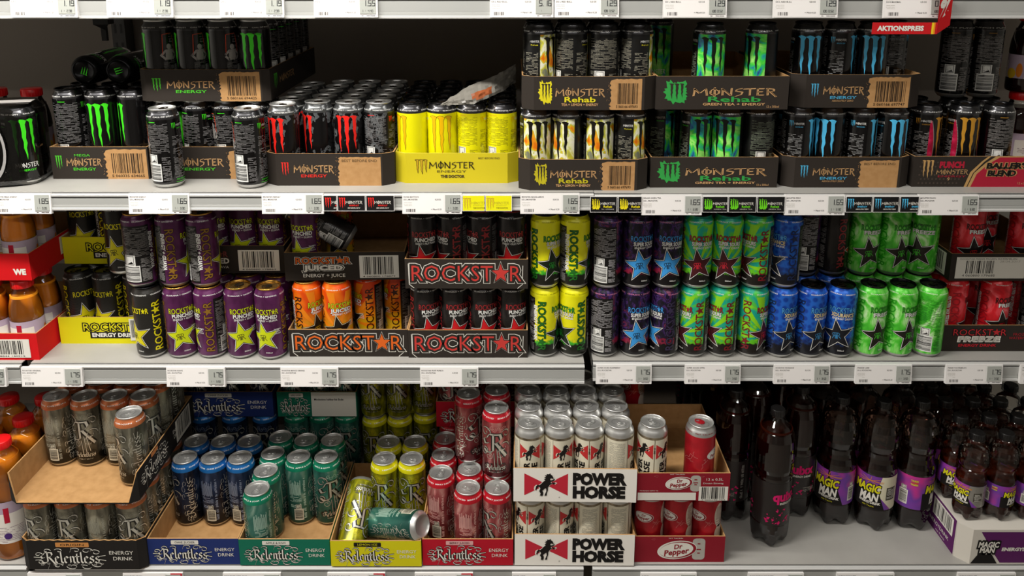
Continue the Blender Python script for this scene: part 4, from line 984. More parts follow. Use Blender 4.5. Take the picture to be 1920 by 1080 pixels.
T_('gtray', 'dark tray with white barcode holding purple cans, behind others', -.786, -.516, 1.728, M + Z2, .34, .066, DARKCARD, A, group=GR, sticker=(.165, .006, .258, .056, barcode_art(92, 50, '4 060800 178862', 5)))
ORG, RDL = paper('d8621c'), paper('c43a34')
T_('otray', 'dark tray with big orange block letters, lowest in its stack', -.499, -.2325, 1.660, M, .275, .066, DARKCARD, rock_front(264, 66, ORG), group=GR)
A = Art(); A.text('ROCKST*R', 84, 47, 14, WHTP, 1, 122, 0, .11); A.text('JUICED', 86, 30, 12, WHTP, 1, 88, 0, .13); A.text('ROCKST*R', 84, 47, 14, DARKCARD, 2, 122, 0, .07); A.text('ROCKST*R', 84, 47, 14, ORG, 3, 122, 0, .01)
A.text('JUICED', 86, 30, 12, DARKCARD, 2, 86, 0, .1); A.text('JUICED', 86, 30, 11, WHTP, 3, 84, 0, .05); A.text('ENERGY + JUICE', 86, 12, 7.5, WHTP, 3, 94, 0, .01)
T_('otray2', 'dark JUICED tray with white barcode, on orange cans', -.504, -.2375, 1.684, M + Z2, .275, .066, DARKCARD, A, group=GR, rotz=.03, sticker=(.165, .005, .252, .058, barcode_art(86, 53, '4 060800 178879', 6)))
T_('rtray', 'dark tray with big red block letters, lowest in its stack', -.2315, .035, 1.655, M, .275, .067, DARKCARD, rock_front(264, 67, RDL), group=GR)
T_('rtray2', 'dark tray with big red block letters, upper of the pair', -.232, .0345, 1.643, M + Z2, .275, .068, DARKCARD, rock_front(263, 68, RDL), group=GR, rotz=-.01)
A = Art(); A.text('ROCKST*R', 86, 47, 15, BLKP, 2, 122, 0, .06); A.text('ROCKST*R', 86, 47, 15, paper('b82a30'), 3, 122, 0, .0); A.text('FREEZE', 86, 30, 12, WHTP, 3, 96, 0, .08, .1); A.text('FREEZE', 86, 30, 9.5, GRYP, 4, 92, 0, .04, .1); A.text('ENERGY DRINK', 84, 15, 6, paper('c01c2c'), 3, 86, 0, .03, .1)
A.text('FROZEN', 182, 42, 6, paper('a81c2c'), 3, 40); A.text('WATERMELON', 184, 33, 6, paper('a81c2c'), 3, 60)
T_('ftray', 'dark FREEZE tray holding red cans, on the shelf', .972, 1.240, 1.685, M, .275, .064, DARKCARD, A, group=GR)
A = Art(); A.text('12 x', 196, 40, 9, paper('c01c2c'), 3, 26, 0, .03, .1); A.text('500ml', 208, 26, 10, paper('c01c2c'), 3, 46, 0, .03, .1)
T_('ftray2', 'dark tray with long white barcode label, right edge', .972, 1.240, 1.684, M + Z2, .275, .064, DARKCARD, A, group=GR, sticker=(.012, .006, .166, .056, (lambda a: (a.bars(22, 12, 84, 42, BLKP, 1, 5), a.text('4 060800 179685', 52, 7, 5, BLKP, 1, 74), a.text('ROCKSTAR FREEZE FROZEN WATERMELON', 70, 46, 3.4, BLKP, 1, 126), a.text('28.04.2017', 118, 40, 4.5, GRYP, 1, 46), a)[-1])(Art())),
   rsticker=('l', .02, .006, .11, .058, barcode_art(90, 52, '4 060800 179685', 8)))
# bottom shelf
BLKC, BLUC, TEAC, YELC, REDC = paper('1d1a18'), paper('1c2e6a'), paper('0c6a52'), paper('d4cc10'), paper('b40f26')
def rel_side():
    A = Art(); blackword(A, 90, 34, 110, 24, WHTP, 2, 0, True, .15); A.rrect(70, 56, 104, 66, 2, paper('c8804a'), 2); A.text('ENERGY', 208, 44, 9, WHTP, 2, 46); A.text('DRINK', 208, 30, 9, WHTP, 2, 40); return A
tan = paper('c8884a')
T_('orig', 'black ORIGIN tray full of dark cans, on the bottom shelf', -1.087, -.8125, 1.536, B, .325, .074, BLKC, rel_front(246, 74, 'ORIGIN', tan, tan), right=rel_side(), chamf=.0155, group=GL, ragged=.0015)
T_('orig2', 'opened black-sided tray without front wall, kraft floor showing', -1.092, -.812, 1.529, B + Z2, .325, .068, BLKC, None, right=rel_side(), chamf=.018, hf=.0035, group=GL, rsticker=('r', .215, .006, .30, .062, barcode_art(90, 58, '', 5)))
T_('blue', 'navy blue tray with ornate white lettering', -.812, -.609, 1.551, B, .28, .067, BLUC, rel_front(203, 67, 'OHNE ZUCKER', WHTP), group=GL)
T_('teal', 'teal green tray with ornate white lettering', -.608, -.406, 1.549, B, .28, .067, TEAC, rel_front(202, 67, 'APPLE & KIWI', WHTP), group=GL)
T_('yell', 'bright yellow tray with ornate lettering and toppled cans', -.4035, -.202, 1.545, B, .28, .066, YELC, rel_front(201, 66, 'LEMON ICE', BLKP, BLKP, YELC), group=GL)
T_('redt', 'crimson tray with ornate white lettering', -.1995, .0025, 1.549, B, .28, .067, REDC, rel_front(202, 67, 'BERRY JUICED', WHTP, paper('e0a8a8')), group=GL)
WHC = paper('f0ece4'); GH = 'white trays with red bow tie print'
T_('horse', 'white bow tie tray on the bottom shelf, dented corner', .006, .2725, 1.549, B, .275, .080, WHC, ph_front(262, 80), group=GH, rotz=-.008)
T_('horse2', 'white bow tie tray stacked on silver cans', .003, .2695, 1.538, B + Z2, .275, .082, WHC, ph_front(262, 82), group=GH, rotz=-.016)
MAR = paper('8a1626')
T_('pep', 'dark red tray with white oval logo, on the shelf', .2755, .4765, 1.558, B, .275, .067, MAR, dp_front(201, 67), group='dark red trays with oval logo')
T_('pep2', 'dark red tray with logo and barcode, on red cans', .2715, .4725, 1.540, B + Z2, .275, .068, MAR, dp_front(201, 68, True), group='dark red trays with oval logo')
# second stacks at the back of the bottom shelf
T_('bb1', 'shadowed navy tray at the back, over blue-banded can tops', -.845, -.613, 1.868, B + Z2, .27, .070, BLUC, rel_front(228, 70, 'OHNE ZUCKER', WHTP), group=GL)
T_('bb2', 'shadowed teal tray with grey paper label at the back', -.602, -.398, 1.868, B + Z2, .27, .070, TEAC, rel_front(120, 70, 'APPLE & KIWI', WHTP), group=GL, sticker=(.088, .001, .202, .069, (lambda a: (a.text('Mindestens haltbar bis Ende:', 45, 48, 5, BLKP, 1, 76, 0, .03), a)[1])(Art())))
T_('bb3', 'shadowed crimson tray behind the stacked red cans', -.190, .012, 1.822, B + Z2, .27, .070, REDC, rel_front(202, 70, 'BERRY JUICED', WHTP), group=GL)

# small drink carton (closed) under the small bottles
b = MB(); P = [(.022, 0), (.30, 0), (.30, .40), (0, .40), (0, .024)]; HB = .088; WC = paper('cfcac0'); PUR = paper('5a1e5c')
for i in range(5):
    p, q = P[i], P[(i + 1) % 5]; b.face([(*p, 0), (*q, 0), (*q, HB), (*p, HB)], WC)
b.face([(*p, HB) for p in P], WC); b.face([(*p, 0) for p in P[::-1]], WC)
A = Art(); A.poly([(18, 82), (50, 30), (68, 3), (275, 3), (275, 82)], PUR, 1); A.poly([(2, 1), (16, 24), (48, 24), (62, 1)], BLKP, 2)
for t, x, y, w in (('MAGIC', 38, 50, 46), ('MAN', 36, 36, 34)): A.text(t, x, y, 15, BLKP, 3, w + 2, 0, .2, .1); A.text(t, x, y, 13, WHTP, 4, w, 0, .04, .1)
A.text('ENERGYDRINK', 110, 38, 8, WHTP, 3, 84, 0, .05, .12)
b.flat(A, Matrix(((1, 0, 0, .022), (0, 0, -1, 0), (0, 1, 0, 0), (0, 0, 0, 1))))
A = Art(); A.poly([(60, 0), (60, 88), (246, 88), (246, 0)], PUR, 1); A.poly([(60, 0), (60, 88), (0, 88), (0, 0)], BLKP, 1); A.text('MAGIC', 50, 60, 14, GRYP, 3, 70); A.text('MAN', 50, 40, 14, GRYP, 3, 50); A.text('ENERGYDRINK', 180, 22, 9, WHTP, 3, 90); A.text('mit Taurin', 190, 8, 5, WHTP, 3, 40)
A.rect(150, 38, 236, 82, WHTP, 2); A.bars(158, 42, 230, 78, BLKP, 3, 5)
b.flat(A, Matrix(((0, 0, -1, 0), (-1, 0, 0, .275), (0, 1, 0, 0), (0, 0, 0, 1))))
o = b.build('drink_carton'); o.location = (1.0035, 1.553, B); tag(o, 'closed white and purple carton under the small bottles', 'carton')

# ------------------------------------------------------------------ cans
ORD = ['leftmost', 'second from left', 'third from left', 'fourth from left', 'fifth from left']
def row(kind, look, where, pts, z, group, first=0, names=None):
    for i, p in enumerate(pts):
        if p is None: continue
        x, y, rot = p[:3]; k = p[3] if len(p) > 3 else kind
        lab = '%s, %s%s' % (look, (names[i] if names else ORD[i + first]) + ', ' , where)
        can(k, x, y, z, rot, lab, group, tab_rot=(i * 97 + int(x * 1000)) % 360)
def cols(key, n, dy, rots, dx=0, jit=.002):
    x0, yf, z, x1 = TY[key]; R = random.Random(len(key) + n); lo, hi = x0 + .0357, x1 - .0357
    return [None if r is None else (lo + (hi - lo) * i / (n - 1), yf + .0362 + dy + R.uniform(0, jit * .7), r) for i, r in enumerate(rots)]
f_ = .003
G = 'black cans with green claws'
row('mega', 'tall black can with green claw print', 'green MEGA tray', cols('mega', 3, 0, (182, 8, -58)), T + f_, G)
row('mega', 'tall black can with green claw print', 'second row, green MEGA tray', cols('mega', 3, PITCH, (182, 20, 90)), T + f_, G)
row('cod', 'black can with small grey print', 'tray behind white-rimmed cans', cols('cod', 4, 0, (100, 150, 178, 190)), T + f_, G)
row('cod', 'black can with grey print', 'second row behind white-rimmed cans', cols('cod', 4, PITCH, (100, 150, 178, 190)), T + f_, G)
row('cod', 'black can', 'front row, stacked upper-left tray', cols('cod2', 4, 0, (-70, -76, -74, 4), .003), T + Z2 + f_, G, names=['leftmost with seated figure', 'second with seated figure', 'third with seated figure', 'rightmost with green claws'])
for r in range(1, 6): row('cod', 'shadowed black can', '%s row back, stacked upper-left tray' % ['', 'second', 'third', 'fourth', 'fifth', 'sixth'][r], cols('cod2', 4, PITCH * r, (None if r > 2 else -60, None if r > 2 else 170, 40, -120), .003), T + Z2 + f_, G)
can('cod', -.728, 1.655, T, 162, 'black can with white rim on bare shelf, left of two', 'white-rimmed black cans', tab_rot=180)
can('cod', -.550, 1.652, T, 164, 'black can with white rim on bare shelf, right of two', 'white-rimmed black cans', tab_rot=200)
G = 'camouflage cans with red claws'
pts = cols('assault', 4, 0, (-22, -50, 2, 150)); pts[0] = (-.4855, 1.686, -26); pts[1] = (-.4185, 1.716, -52); pts[2] = (-.352, 1.713, 0); pts[3] = (-.2862, 1.713, 160)
row('assault', 'black and grey camouflage can', 'front row of the red-claw tray', pts, T + f_, G)
for r in range(1, 5): row('assault', 'black and grey camouflage can', '%s row of the red-claw tray' % ['', 'second', 'third', 'fourth', 'fifth'][r], [(-.4842 + i * .066, (1.753 if i == 0 else 1.783) + (r - 1) * .067, 40 * i + 30 * r) if not (i == 9) else None for i in range(4)], T + f_, G)
G = 'yellow cans with outlined claws'
row('doctor', 'yellow can with black neck', 'front row of the yellow tray', cols('doctor', 4, .004, (-56, 0, 150, 152)), T + f_, G)
for r in range(1, 5): row('doctor', 'shadowed yellow can with black neck', '%s row of the yellow tray' % ['', 'second', 'third', 'fourth', 'fifth'][r], cols('doctor', 4, PITCH * r + .004, (-34, 60, 150, 152)), T + f_, G)
G = 'cans with yellow and white swirls'
row('rlemon', 'black-clawed can with orange-yellow swirls', 'lower splash tray', cols('lemon', 4, 0, (6, -40, 2, 62)), T + f_, G)
row('rlemon', 'yellow-swirl can', 'second row, lower yellow-splash tray', cols('lemon', 4, PITCH, (6, 90, 2, 62)), T + f_, G)
row('rlemon', 'shadowed yellow-swirl can', 'upper yellow-splash tray', cols('lemon2', 4, .01, (58, 128, 170, 100)), T + Z2 + f_, G)
row('rlemon', 'shadowed yellow-swirl can', 'second row, upper yellow-splash tray', cols('lemon2', 4, .01 + PITCH, (70, 20, 170, 100)), T + Z2 + f_, G)
G = 'cans with green and blue swirls'
row('rgreen', 'black-clawed can with green-blue swirls', 'lower green-splash tray', [(.3252, 1.735, 66), (.389, 1.676, 24), (.4548, 1.672, -24), (.5202, 1.672, 190)], T + f_, G)
row('rgreen', 'green-blue swirl can', 'second row, lower green-splash tray', [(.391, 1.745, 66), (.4565, 1.741, -24), (.5205, 1.741, 190)], T + f_, G, 1)
can('rgreen', .402, 1.652, T + Z2 + f_, 2, 'bright green swirl can alone in the upper green-splash tray', G, tab_rot=30)
can('rgreen', .512, 1.664, T + Z2 + f_, -62, 'green swirl can turned sideways, right in upper green-splash tray', G, tab_rot=80)
can('rgreen', .335, 1.850, T + Z2 + f_, -20, 'shadowed green swirl can deep in the upper green-splash tray', G, tab_rot=10)
G = 'black cans with blue claws'
row('zero', 'black can with blue claws', 'front row, lower blue-claw tray', cols('zero', 4, 0, (62, -38, 56, 12)), T + f_, G)
row('zero', 'black can with blue claws', 'second row, lower blue-claw tray', cols('zero', 4, PITCH, (62, 64, 60, 14)), T + f_, G)
row('zero', 'shadowed black can with blue claws', 'upper blue-claw tray', [(.612, 1.680, -8), (.679, 1.682, 62), (.746, 1.680, -14), (.8025, 1.716, 150)], T + Z2 + f_, G)
G = 'black and pink cans'
row('punch', 'black can with pink side panels', 'front row, honeycomb tray', [(.882, 1.694, 56), (.962, 1.690, 4), (1.034, 1.690, 176)], T + f_, G, names=['left with small print', 'middle with gold claws', 'right with back facing out'])
row('punch', 'black can with pink side panels', 'second row, honeycomb tray', [(.890, 1.764, 60), (.975, 1.760, 30), (1.046, 1.760, 176)], T + f_, G)
can('punch', .972, 1.772, T + .171, 150, 'dark can with white barcode balanced on the pink-panel cans', G)
can('punch', 1.038, 1.772, T + .171, 172, 'dark can at far right balanced on the pink-panel cans', G)
# two cans lying on the mega cans, bases towards us
for i, (x, zz) in enumerate(((-.930, T + .2305), (-.855, T + .2305))):
    can('mega', x, 1.745, zz, 0, 'black can lying on its side, green claws on base, %s one' % ('left', 'right')[i], 'cans lying on their sides', tilt=(radians(-90), radians(20 if i == 0 else 75), 0))

# middle shelf
G = 'dark cans with yellow stars'
row('rorig', 'dark can with yellow star', 'front row in the yellow tray', [(-1.008, 1.760, 48), (-.941, 1.760, -14), (-.870, 1.760, 42)], M + f_, G)
row('rorig', 'dark can with yellow star', 'second row in the yellow tray', [(-1.008, 1.827, 60), (-.941, 1.827, 28), (-.874, 1.827, -26), (-.8125, 1.790, 0)], M + f_, G)
can('rorig', -.813, 1.678, M, -32, 'dark can with yellow star on bare shelf, beside purple cans', G)
can('rorig', -.893, 1.748, M + .171, 6, 'tall-standing yellow star can on top, before the rear yellow tray', G)
can('guava', -.820, 1.682, M + .168, 182, 'black-backed can with barcode, leftmost of the stacked purple cans', 'purple cans with yellow stars')
row('rorig', 'shadowed dark can', 'rear stacked yellow tray', cols('ytray2', 4, 0, (20, 80, 160, None)), M + Z2 + f_, G)
G = 'purple cans with yellow stars'
row('guava', 'purple can with yellow star', 'front row on bare shelf', [(-.744, 1.678, 28), (-.676, 1.678, -70), (-.608, 1.676, 26), (-.539, 1.672, -8)], M, G)
row('guava', 'purple can with yellow star', 'second row on bare shelf', [(-.744, 1.746, 8), (-.676, 1.746, 70), (-.608, 1.743, 14), (-.539, 1.740, -8)], M, G)
row('guava', 'purple can with black back and barcode', 'upper layer', [(-.747, 1.684, 100), (-.680, 1.684, 118)], M + .168, G, names=['left of the pair', 'right of the pair'])
row('guava', 'shadowed purple can with star', 'dark barcode tray', cols('gtray', 4, .006, (None, 10, 0, -6)), M + Z2 + f_, G)
can('guava', -.463, 1.726, M + Z2 + f_, -12, 'purple star can standing in the JUICED tray', G)
G = 'orange cans'
row('mango', 'orange can', 'front row in the orange-letter tray', [(-.462, 1.700, 62), (-.395, 1.699, 22)], M + f_, G, names=['leftmost', 'with black star, second from left'])
row('mango', 'orange can', 'set back in the orange-letter tray', [(-.334, 1.748, -68), (-.2685, 1.775, -88), (-.462, 1.768, 10), (-.395, 1.790, 10)], M + f_, G, names=['third', 'fourth with barcode', 'first', 'second'])
can('mango', -.405, 1.800, M + Z2 + f_, 4, 'shadowed orange and black star can in the JUICED tray', G)
can('fruit', -.365, 1.745, M + Z2 + .075, 0, 'toppled red-black can leaning over the JUICED tray edge', 'black cans with red stars', tilt=(radians(8), radians(58), radians(190)))
G = 'black cans with red stars'
row('fruit', 'black can with red star', 'lower red-letter tray', cols('rtray', 4, 0, (28, 20, 20, 24)), M + f_, G)
row('fruit', 'black can with red star', 'second row, lower red-letter tray', cols('rtray', 4, PITCH, (16, 60, 12, 14)), M + f_, G)
row('fruit', 'black can with red star', 'upper red-letter tray', cols('rtray2', 4, .004, (10, -62, -66, -4)), M + Z2 + f_, G)
row('fruit', 'black can with red star', 'second row, upper red-letter tray', cols('rtray2', 4, .004 + PITCH, (14, 40, -50, -4)), M + Z2 + f_, G)
LO, UP = 'lower layer', 'upper layer'
def pile(kind, look, xs, y, z, rots, lay_, group):
    n = len(xs)
    nm = {2: ['left', 'right'], 3: ['left', 'middle', 'right'], 1: ['only one']}[n]
    for i, x in enumerate(xs): can(kind, x, y, z, rots[i], '%s, %s in the %s' % (look, nm[i], lay_), group, tab_rot=i * 70)
pile('lime', 'yellow-green can with black star', (.073, .139), 1.683, M, (74, -56), LO + ' beside the red-letter trays', 'yellow-green cans')
pile('lime', 'yellow-green can with black star', (.073, .138), 1.678, M + .168, (38, 78), UP + ' beside the red-letter trays', 'yellow-green cans')
pile('lime', 'shadowed yellow-green can', (.073, .139), 1.751, M, (32, -38), 'second row, lower layer', 'yellow-green cans')
pile('rasp', 'black-violet can with blue star', (.208, .276, .343), 1.683, M, (176, 12, -70), LO, 'black-violet cans')
pile('rasp', 'black-violet can with blue star', (.2095, .2752, .341), 1.677, M + .168, (178, 12, 4), UP, 'black-violet cans')
pile('apple', 'teal-green can with maroon star', (.408, .4738, .540), 1.683, M, (-72, -70, 48), LO, 'teal-green cans')
pile('apple', 'teal-green can with maroon star', (.4065, .472, .5375), 1.677, M + .168, (2, -14, -72), UP, 'teal-green cans')
pile('xdur', 'deep blue can with black star', (.604, .670, .737), 1.681, M, (30, 28, -20), LO, 'deep blue cans')
can('xdur', .602, 1.680, M + .168, -72, 'deep blue can alone in the upper layer', 'deep blue cans')
pile('xdur', 'shadowed blue can', (.604, .670, .737), 1.750, M, (60, 66, -10), 'second row, lower layer', 'deep blue cans')
can('rasp', .668, 1.748, M + .168, 184, 'shadowed black can with white barcode, behind the upper blue can', 'black-violet cans')
can('fruit', .735, 1.752, M + .168, 100, 'shadowed black can left of the upper green cans', 'black cans with red stars')
pile('frzlime', 'icy green can with black star', (.806, .872, .9385), 1.684, M, (22, 28, 176), LO, 'icy green cans')
pile('frzlime', 'icy green can with black star', (.804, .871, .9385), 1.752, M, (60, 90, 130), 'second row, lower layer', 'icy green cans')
pile('frzlime', 'icy green can with black star', (.804, .871, .9385), 1.750, M + .168, (10, 22, -34), UP, 'icy green cans')
pile('rasp', 'shadowed black-violet can', (.208, .276, .343), 1.751, M, (176, 8, -44), 'second row, lower layer', 'black-violet cans')
pile('apple', 'shadowed teal-green can', (.408, .4738, .540), 1.751, M, (-52, -50, 22), 'second row, lower layer', 'teal-green cans')
G = 'icy red cans'
row('frzred', 'icy red can', 'lower FREEZE tray', cols('ftray', 3, .004, (75, 22, 75)), M + f_, G)
row('frzred', 'icy red can', 'second row, lower FREEZE tray', cols('ftray', 3, .004 + PITCH, (64, 6, 60)), M + f_, G)
row('frzred', 'icy red can', 'upper tray with long barcode', [(1.031, 1.735, 10), (1.098, 1.80, 10), (1.158, 1.735, 4)], M + Z2 + f_, G)

# bottom shelf
G = 'pewter cans with copper bands'
row('origin', 'pewter can with copper band', 'front row, ORIGIN tray', cols('orig', 4, 0, (-24, -8, 174, 20), .003), B + f_, G)
for r in range(1, 4): row('origin', 'pewter can with copper band', '%s row, ORIGIN tray' % ['', 'second', 'third', 'fourth', 'fifth'][r], cols('orig', 4, PITCH * r, (None, None, 100, 130), .003), B + f_, G)
row('origin', 'pewter can with copper band', 'standing row, opened tray', [(-1.052, 1.684, 166), (-.985, 1.683, 4), (-.917, 1.685, 168), (-.852, 1.687, 60)], B + Z2 + f_, G)
can('origin', -.850, 1.612, B + Z2 + f_, -50, 'pewter can standing alone at the front of the opened tray', G, tab_rot=10)
for r in range(1, 3): row('origin', 'pewter can with copper band', '%s row, opened tray' % ['', 'second', 'third', 'fourth'][r], [(-1.052 + i * PITCH, 1.686 + r * PITCH, 50 * i + r * 77) for i in range(4)], B + Z2 + f_, G)
G = 'dark cans with blue bands'
row('zucker', 'dark can with blue band', 'front of the navy tray', [(-.7755, 1.699, -64), (-.7095, 1.698, 168), (-.6445, 1.698, 158)], B + f_, G)
row('zucker', 'dark can with blue band', 'second row, navy tray', [(-.7755, 1.766, 40), (-.7095, 1.765, 10), (-.6445, 1.765, 90)], B + f_, G)
G = 'teal cans with green bands'
row('kiwi', 'teal can with green band', 'front column, teal tray', [(-.5695, 1.584, -152)], B + f_, G)
can('kiwi', -.5695, 1.6495, B + f_, -60, 'teal can with green band directly behind the foremost one', G, tab_rot=40)
row('kiwi', 'teal can with green band', 'middle row, teal tray', [(-.5725, 1.716, -20), (-.507, 1.702, 176), (-.4415, 1.702, 34)], B + f_, G)
row('kiwi', 'teal can with green band', 'rear row, teal tray', [(-.5725, 1.783, -20), (-.507, 1.770, 176), (-.4415, 1.770, 34)], B + f_, G)
G = 'olive cans with yellow bands'
row('lemon', 'olive can with yellow band', 'front upright row', [(-.3025, 1.694, -8), (-.2375, 1.694, 12)], B + f_, G, names=['left of two', 'right of two'])
row('lemon', 'olive can with yellow band', 'rear upright row', [(-.3025, 1.762, -8), (-.2375, 1.762, 12)], B + f_, G, names=['left of two', 'right of two'])
row('lemon', 'shadowed olive can', 'stacked far back', [(-.358, 1.89, 0), (-.2925, 1.89, 0), (-.2265, 1.905, 0), (-.335, 1.957, 0), (-.268, 1.957, 0)], B + .168, G)
row('lemon', 'shadowed olive can', 'lowest layer far back', [(-.358, 1.89, 0), (-.2925, 1.89, 0), (-.2265, 1.905, 0), (-.335, 1.957, 0), (-.268, 1.957, 0)], B, G)
aim = lambda a, b: Vector((b[0] - a[0], b[1] - a[1], b[2] - a[2])).to_track_quat('Z', 'Y').to_euler()
can('lemon', -.356, 1.705, .442, 0, 'olive can toppled forward at the left of the yellow tray', G, tilt=(Vector((-.010, -.143, -.084)).to_track_quat('Z', 'Y') @ mathutils.Quaternion((0, 0, 1), radians(150))).to_euler())
can('kiwi', -.200, 1.566, .428, 0, 'teal can lying with its bare metal base towards us', 'teal cans with green bands', tilt=aim((-.200, 1.566, .428), (-.322, 1.640, .378)))
G = 'wine-red cans with red bands'
row('berry', 'wine-red can', 'front row, crimson tray', [(-.0985, 1.588, 176), (-.0333, 1.588, -58)], B + f_, G, names=['middle', 'right'])
row('berry', 'wine-red can', 'second row, crimson tray', [(-.164, 1.642, 156), (-.0985, 1.655, 60), (-.0333, 1.655, 20)], B + f_, G)
row('berry', 'wine-red can', 'third row, crimson tray', [(-.164, 1.710, 156), (-.0985, 1.722, 60), (-.0333, 1.722, 20)], B + f_, G)
row('berry', 'wine-red can', 'rear row, crimson tray', [(-.164, 1.777, 156)], B + f_, G)
can('berry', -.035, 1.640, B + f_ + .168, -2, 'wine-red can stacked on top, foremost, big initial facing us', G, tab_rot=10)
can('berry', -.1015, 1.700, B + f_ + .168, 64, 'wine-red can stacked on top, behind and left', G, tab_rot=10)
can('berry', -.036, 1.716, B + f_ + .168, 10, 'wine-red can stacked on top, directly behind the foremost', G, tab_rot=10)
row('berry', 'shadowed wine-red can', 'rear crimson tray', cols('bb3', 3, .002, (20, 60, 100)), B + Z2 + f_, G)
row('berry', 'shadowed wine-red can', 'under the rear crimson tray', cols('bb3', 3, .002, (20, 60, 100)), B, G)
row('zucker', 'shadowed blue-banded can', 'rear navy tray', cols('bb1', 3, .002, (0, 5, 0), .012), B + Z2 + f_, 'dark cans with blue bands')
row('zucker', 'shadowed blue-banded can', 'under the rear navy tray', cols('bb1', 3, .002, (0, 5, 0), .012), B, 'dark cans with blue bands')
row('kiwi', 'shadowed green-banded can', 'rear teal tray', cols('bb2', 3, .002, (0, 60, 0)), B + Z2 + f_, 'teal cans with green bands')
row('kiwi', 'shadowed green-banded can', 'under the rear teal tray', cols('bb2', 3, .002, (0, 60, 0)), B, 'teal cans with green bands')
G = 'silver cans with red bow ties'
row('horse', 'silver bow tie can', 'front row, upper white tray', cols('horse2', 4, .000, (0, 14, -50, 70)), B + Z2 + f_, G)
for r in range(1, 4): row('horse', 'silver bow tie can', '%s row, upper white tray' % ['', 'second', 'third', 'fourth'][r], cols('horse2', 4, PITCH * r, (4, 12, -52, 60)), B + Z2 + f_, G)
row('horse', 'silver bow tie can', 'front row, lower white tray', cols('horse', 4, .002, (-60, 40, 178, 176)), B + f_, G)
row('horse', 'silver bow tie can', 'second row, lower white tray', cols('horse', 4, .002 + PITCH, (-60, 40, 178, 176)), B + f_, G)
can('horse', .3072, 1.577, B + Z2 + f_, -46, 'single silver bow tie can misplaced in the dark red tray', G, tab_rot=80)
G = 'bright red cans'
can('pepper', .412, 1.577, B + Z2 + f_, 50, 'bright red can with red tab, alone in dark red tray', G, tab_rot=0)
can('pepper', .305, 1.870, B + .168, -60, 'shadowed bright red can far behind the silver can', G)
can('pepper', .305, 1.870, B, -60, 'shadowed bright red can below the far one', G)
row('pepper', 'bright red can', 'lower dark red tray', cols('pep', 3, .002, (-40, -60, -62)), B + f_, G)
row('pepper', 'bright red can', 'second row, lower dark red tray', cols('pep', 3, .002 + PITCH, (-40, -60, -62)), B + f_, G)

# ------------------------------------------------------------------ bottles
G = 'dark cola-coloured bottles with black labels'
for x, y, r, n in ((.600, 1.640, 30, 'standing alone at the front'), (.528, 1.722, -62, 'half hidden behind the dark red tray'), (.600, 1.800, 100, 'shadowed, between two others'), (.690, 1.738, -6, 'behind the foremost one'), (.528, 1.880, -62, 'deep in shadow at the left'), (.690, 1.850, 20, 'deep in shadow at the right')):
    bottle('quix', x, y, B, r, 'large dark bottle with pink lettering, ' + n, G)
G = 'waisted bottles with purple labels'
for x, y, r, n in ((.776, 1.712, 140, 'left of the front three'), (.866, 1.694, -43, 'middle of the front three, cream panel'), (.9555, 1.694, 54, 'right of the front three, barcode showing'), (.776, 1.808, 0, 'behind the left one'), (.866, 1.794, 0, 'behind the middle one'), (.9555, 1.794, 0, 'behind the right one')):
    bottle('magic', x, y, B, r, 'large waisted dark bottle, ' + n, G)
for r_ in range(6):
    for i in range(4):
        x = 1.036 + i * .066 - (0 if r_ == 0 else .0)
        if x > 1.27: continue
        bottle('magicsmall', x, 1.606 + r_ * .068, B + HB, (-66, 30, 64, -70)[i % 4] + r_ * 40, 'small amber bottle, %s, %s row on the carton' % (ORD[i], ['front', 'second', 'third', 'fourth', 'fifth', 'sixth'][r_]), 'small amber bottles on the carton')
for r_ in range(3):
    for i in range(5): bottle('magic' if i > 2 else 'quix', .528 + i * .0900, 1.97 + r_ * .095 - (.06 if i > 2 else 0), B, i * 40 + r_ * 25, 'dark bottle deep in shadow, %s, %s row from the back' % ((ORD + ['sixth from left'])[i], ['third', 'second', 'first'][r_]), 'shadowed bottles at the back')
G = 'large orange juice bottles with red caps'
for i, (x, y) in enumerate(((-1.138, 1.600), (-1.140, 1.690), (-1.140, 1.780), (-1.140, 1.870), (-1.228, 1.690), (-1.228, 1.780), (-1.046, 2.02), (-1.228, 1.600))):
    bottle('juicebig', x, y, B, 20 + i * 30, 'large orange juice bottle, ' + ['foremost, beside the ORIGIN tray', 'second back in the right column', 'third back in the right column', 'fourth back in the right column', 'second back in the left column', 'third back in the left column', 'far back behind the pewter cans', 'at the front, outside left'][i], G)
G = 'small orange juice bottles with red caps'
for lv, (z, nm, key) in enumerate(((M, 'lower', 'juice'), (M + .184, 'upper', 'juice2'))):
    for r_ in range(2):
        for i in range(3):
            if lv and i == 1 and r_ == 0: continue
            bottle('juice', TY[key][0] + .288 - .0415 - i * .0715, TY[key][1] + .042 + r_ * .074, z + f_, 0 if i % 2 == 0 else 20, 'small orange juice bottle, %s from right, %s row, %s red tray' % (['first', 'second', 'third'][i], ['front', 'rear'][r_], nm), G)
# dark bottles behind at the far left and right of the upper shelf
for x, y, n in ((-1.118, 1.86, 'left edge'), (-1.20, 1.86, 'far left')): bottle('juicered', x, y, T, 0, 'shadowed juice bottle at the %s of the upper shelf' % n, 'shadowed bottles on the upper shelf')
for x, y, z, n in ((1.147, 1.800, T + .003, 'lower'), (1.147, 1.800, T + .178, 'upper')): bottle('juicered', x, y, z, 30, 'shadowed red-capped bottle at the right edge, %s one' % n, 'shadowed bottles on the upper shelf')

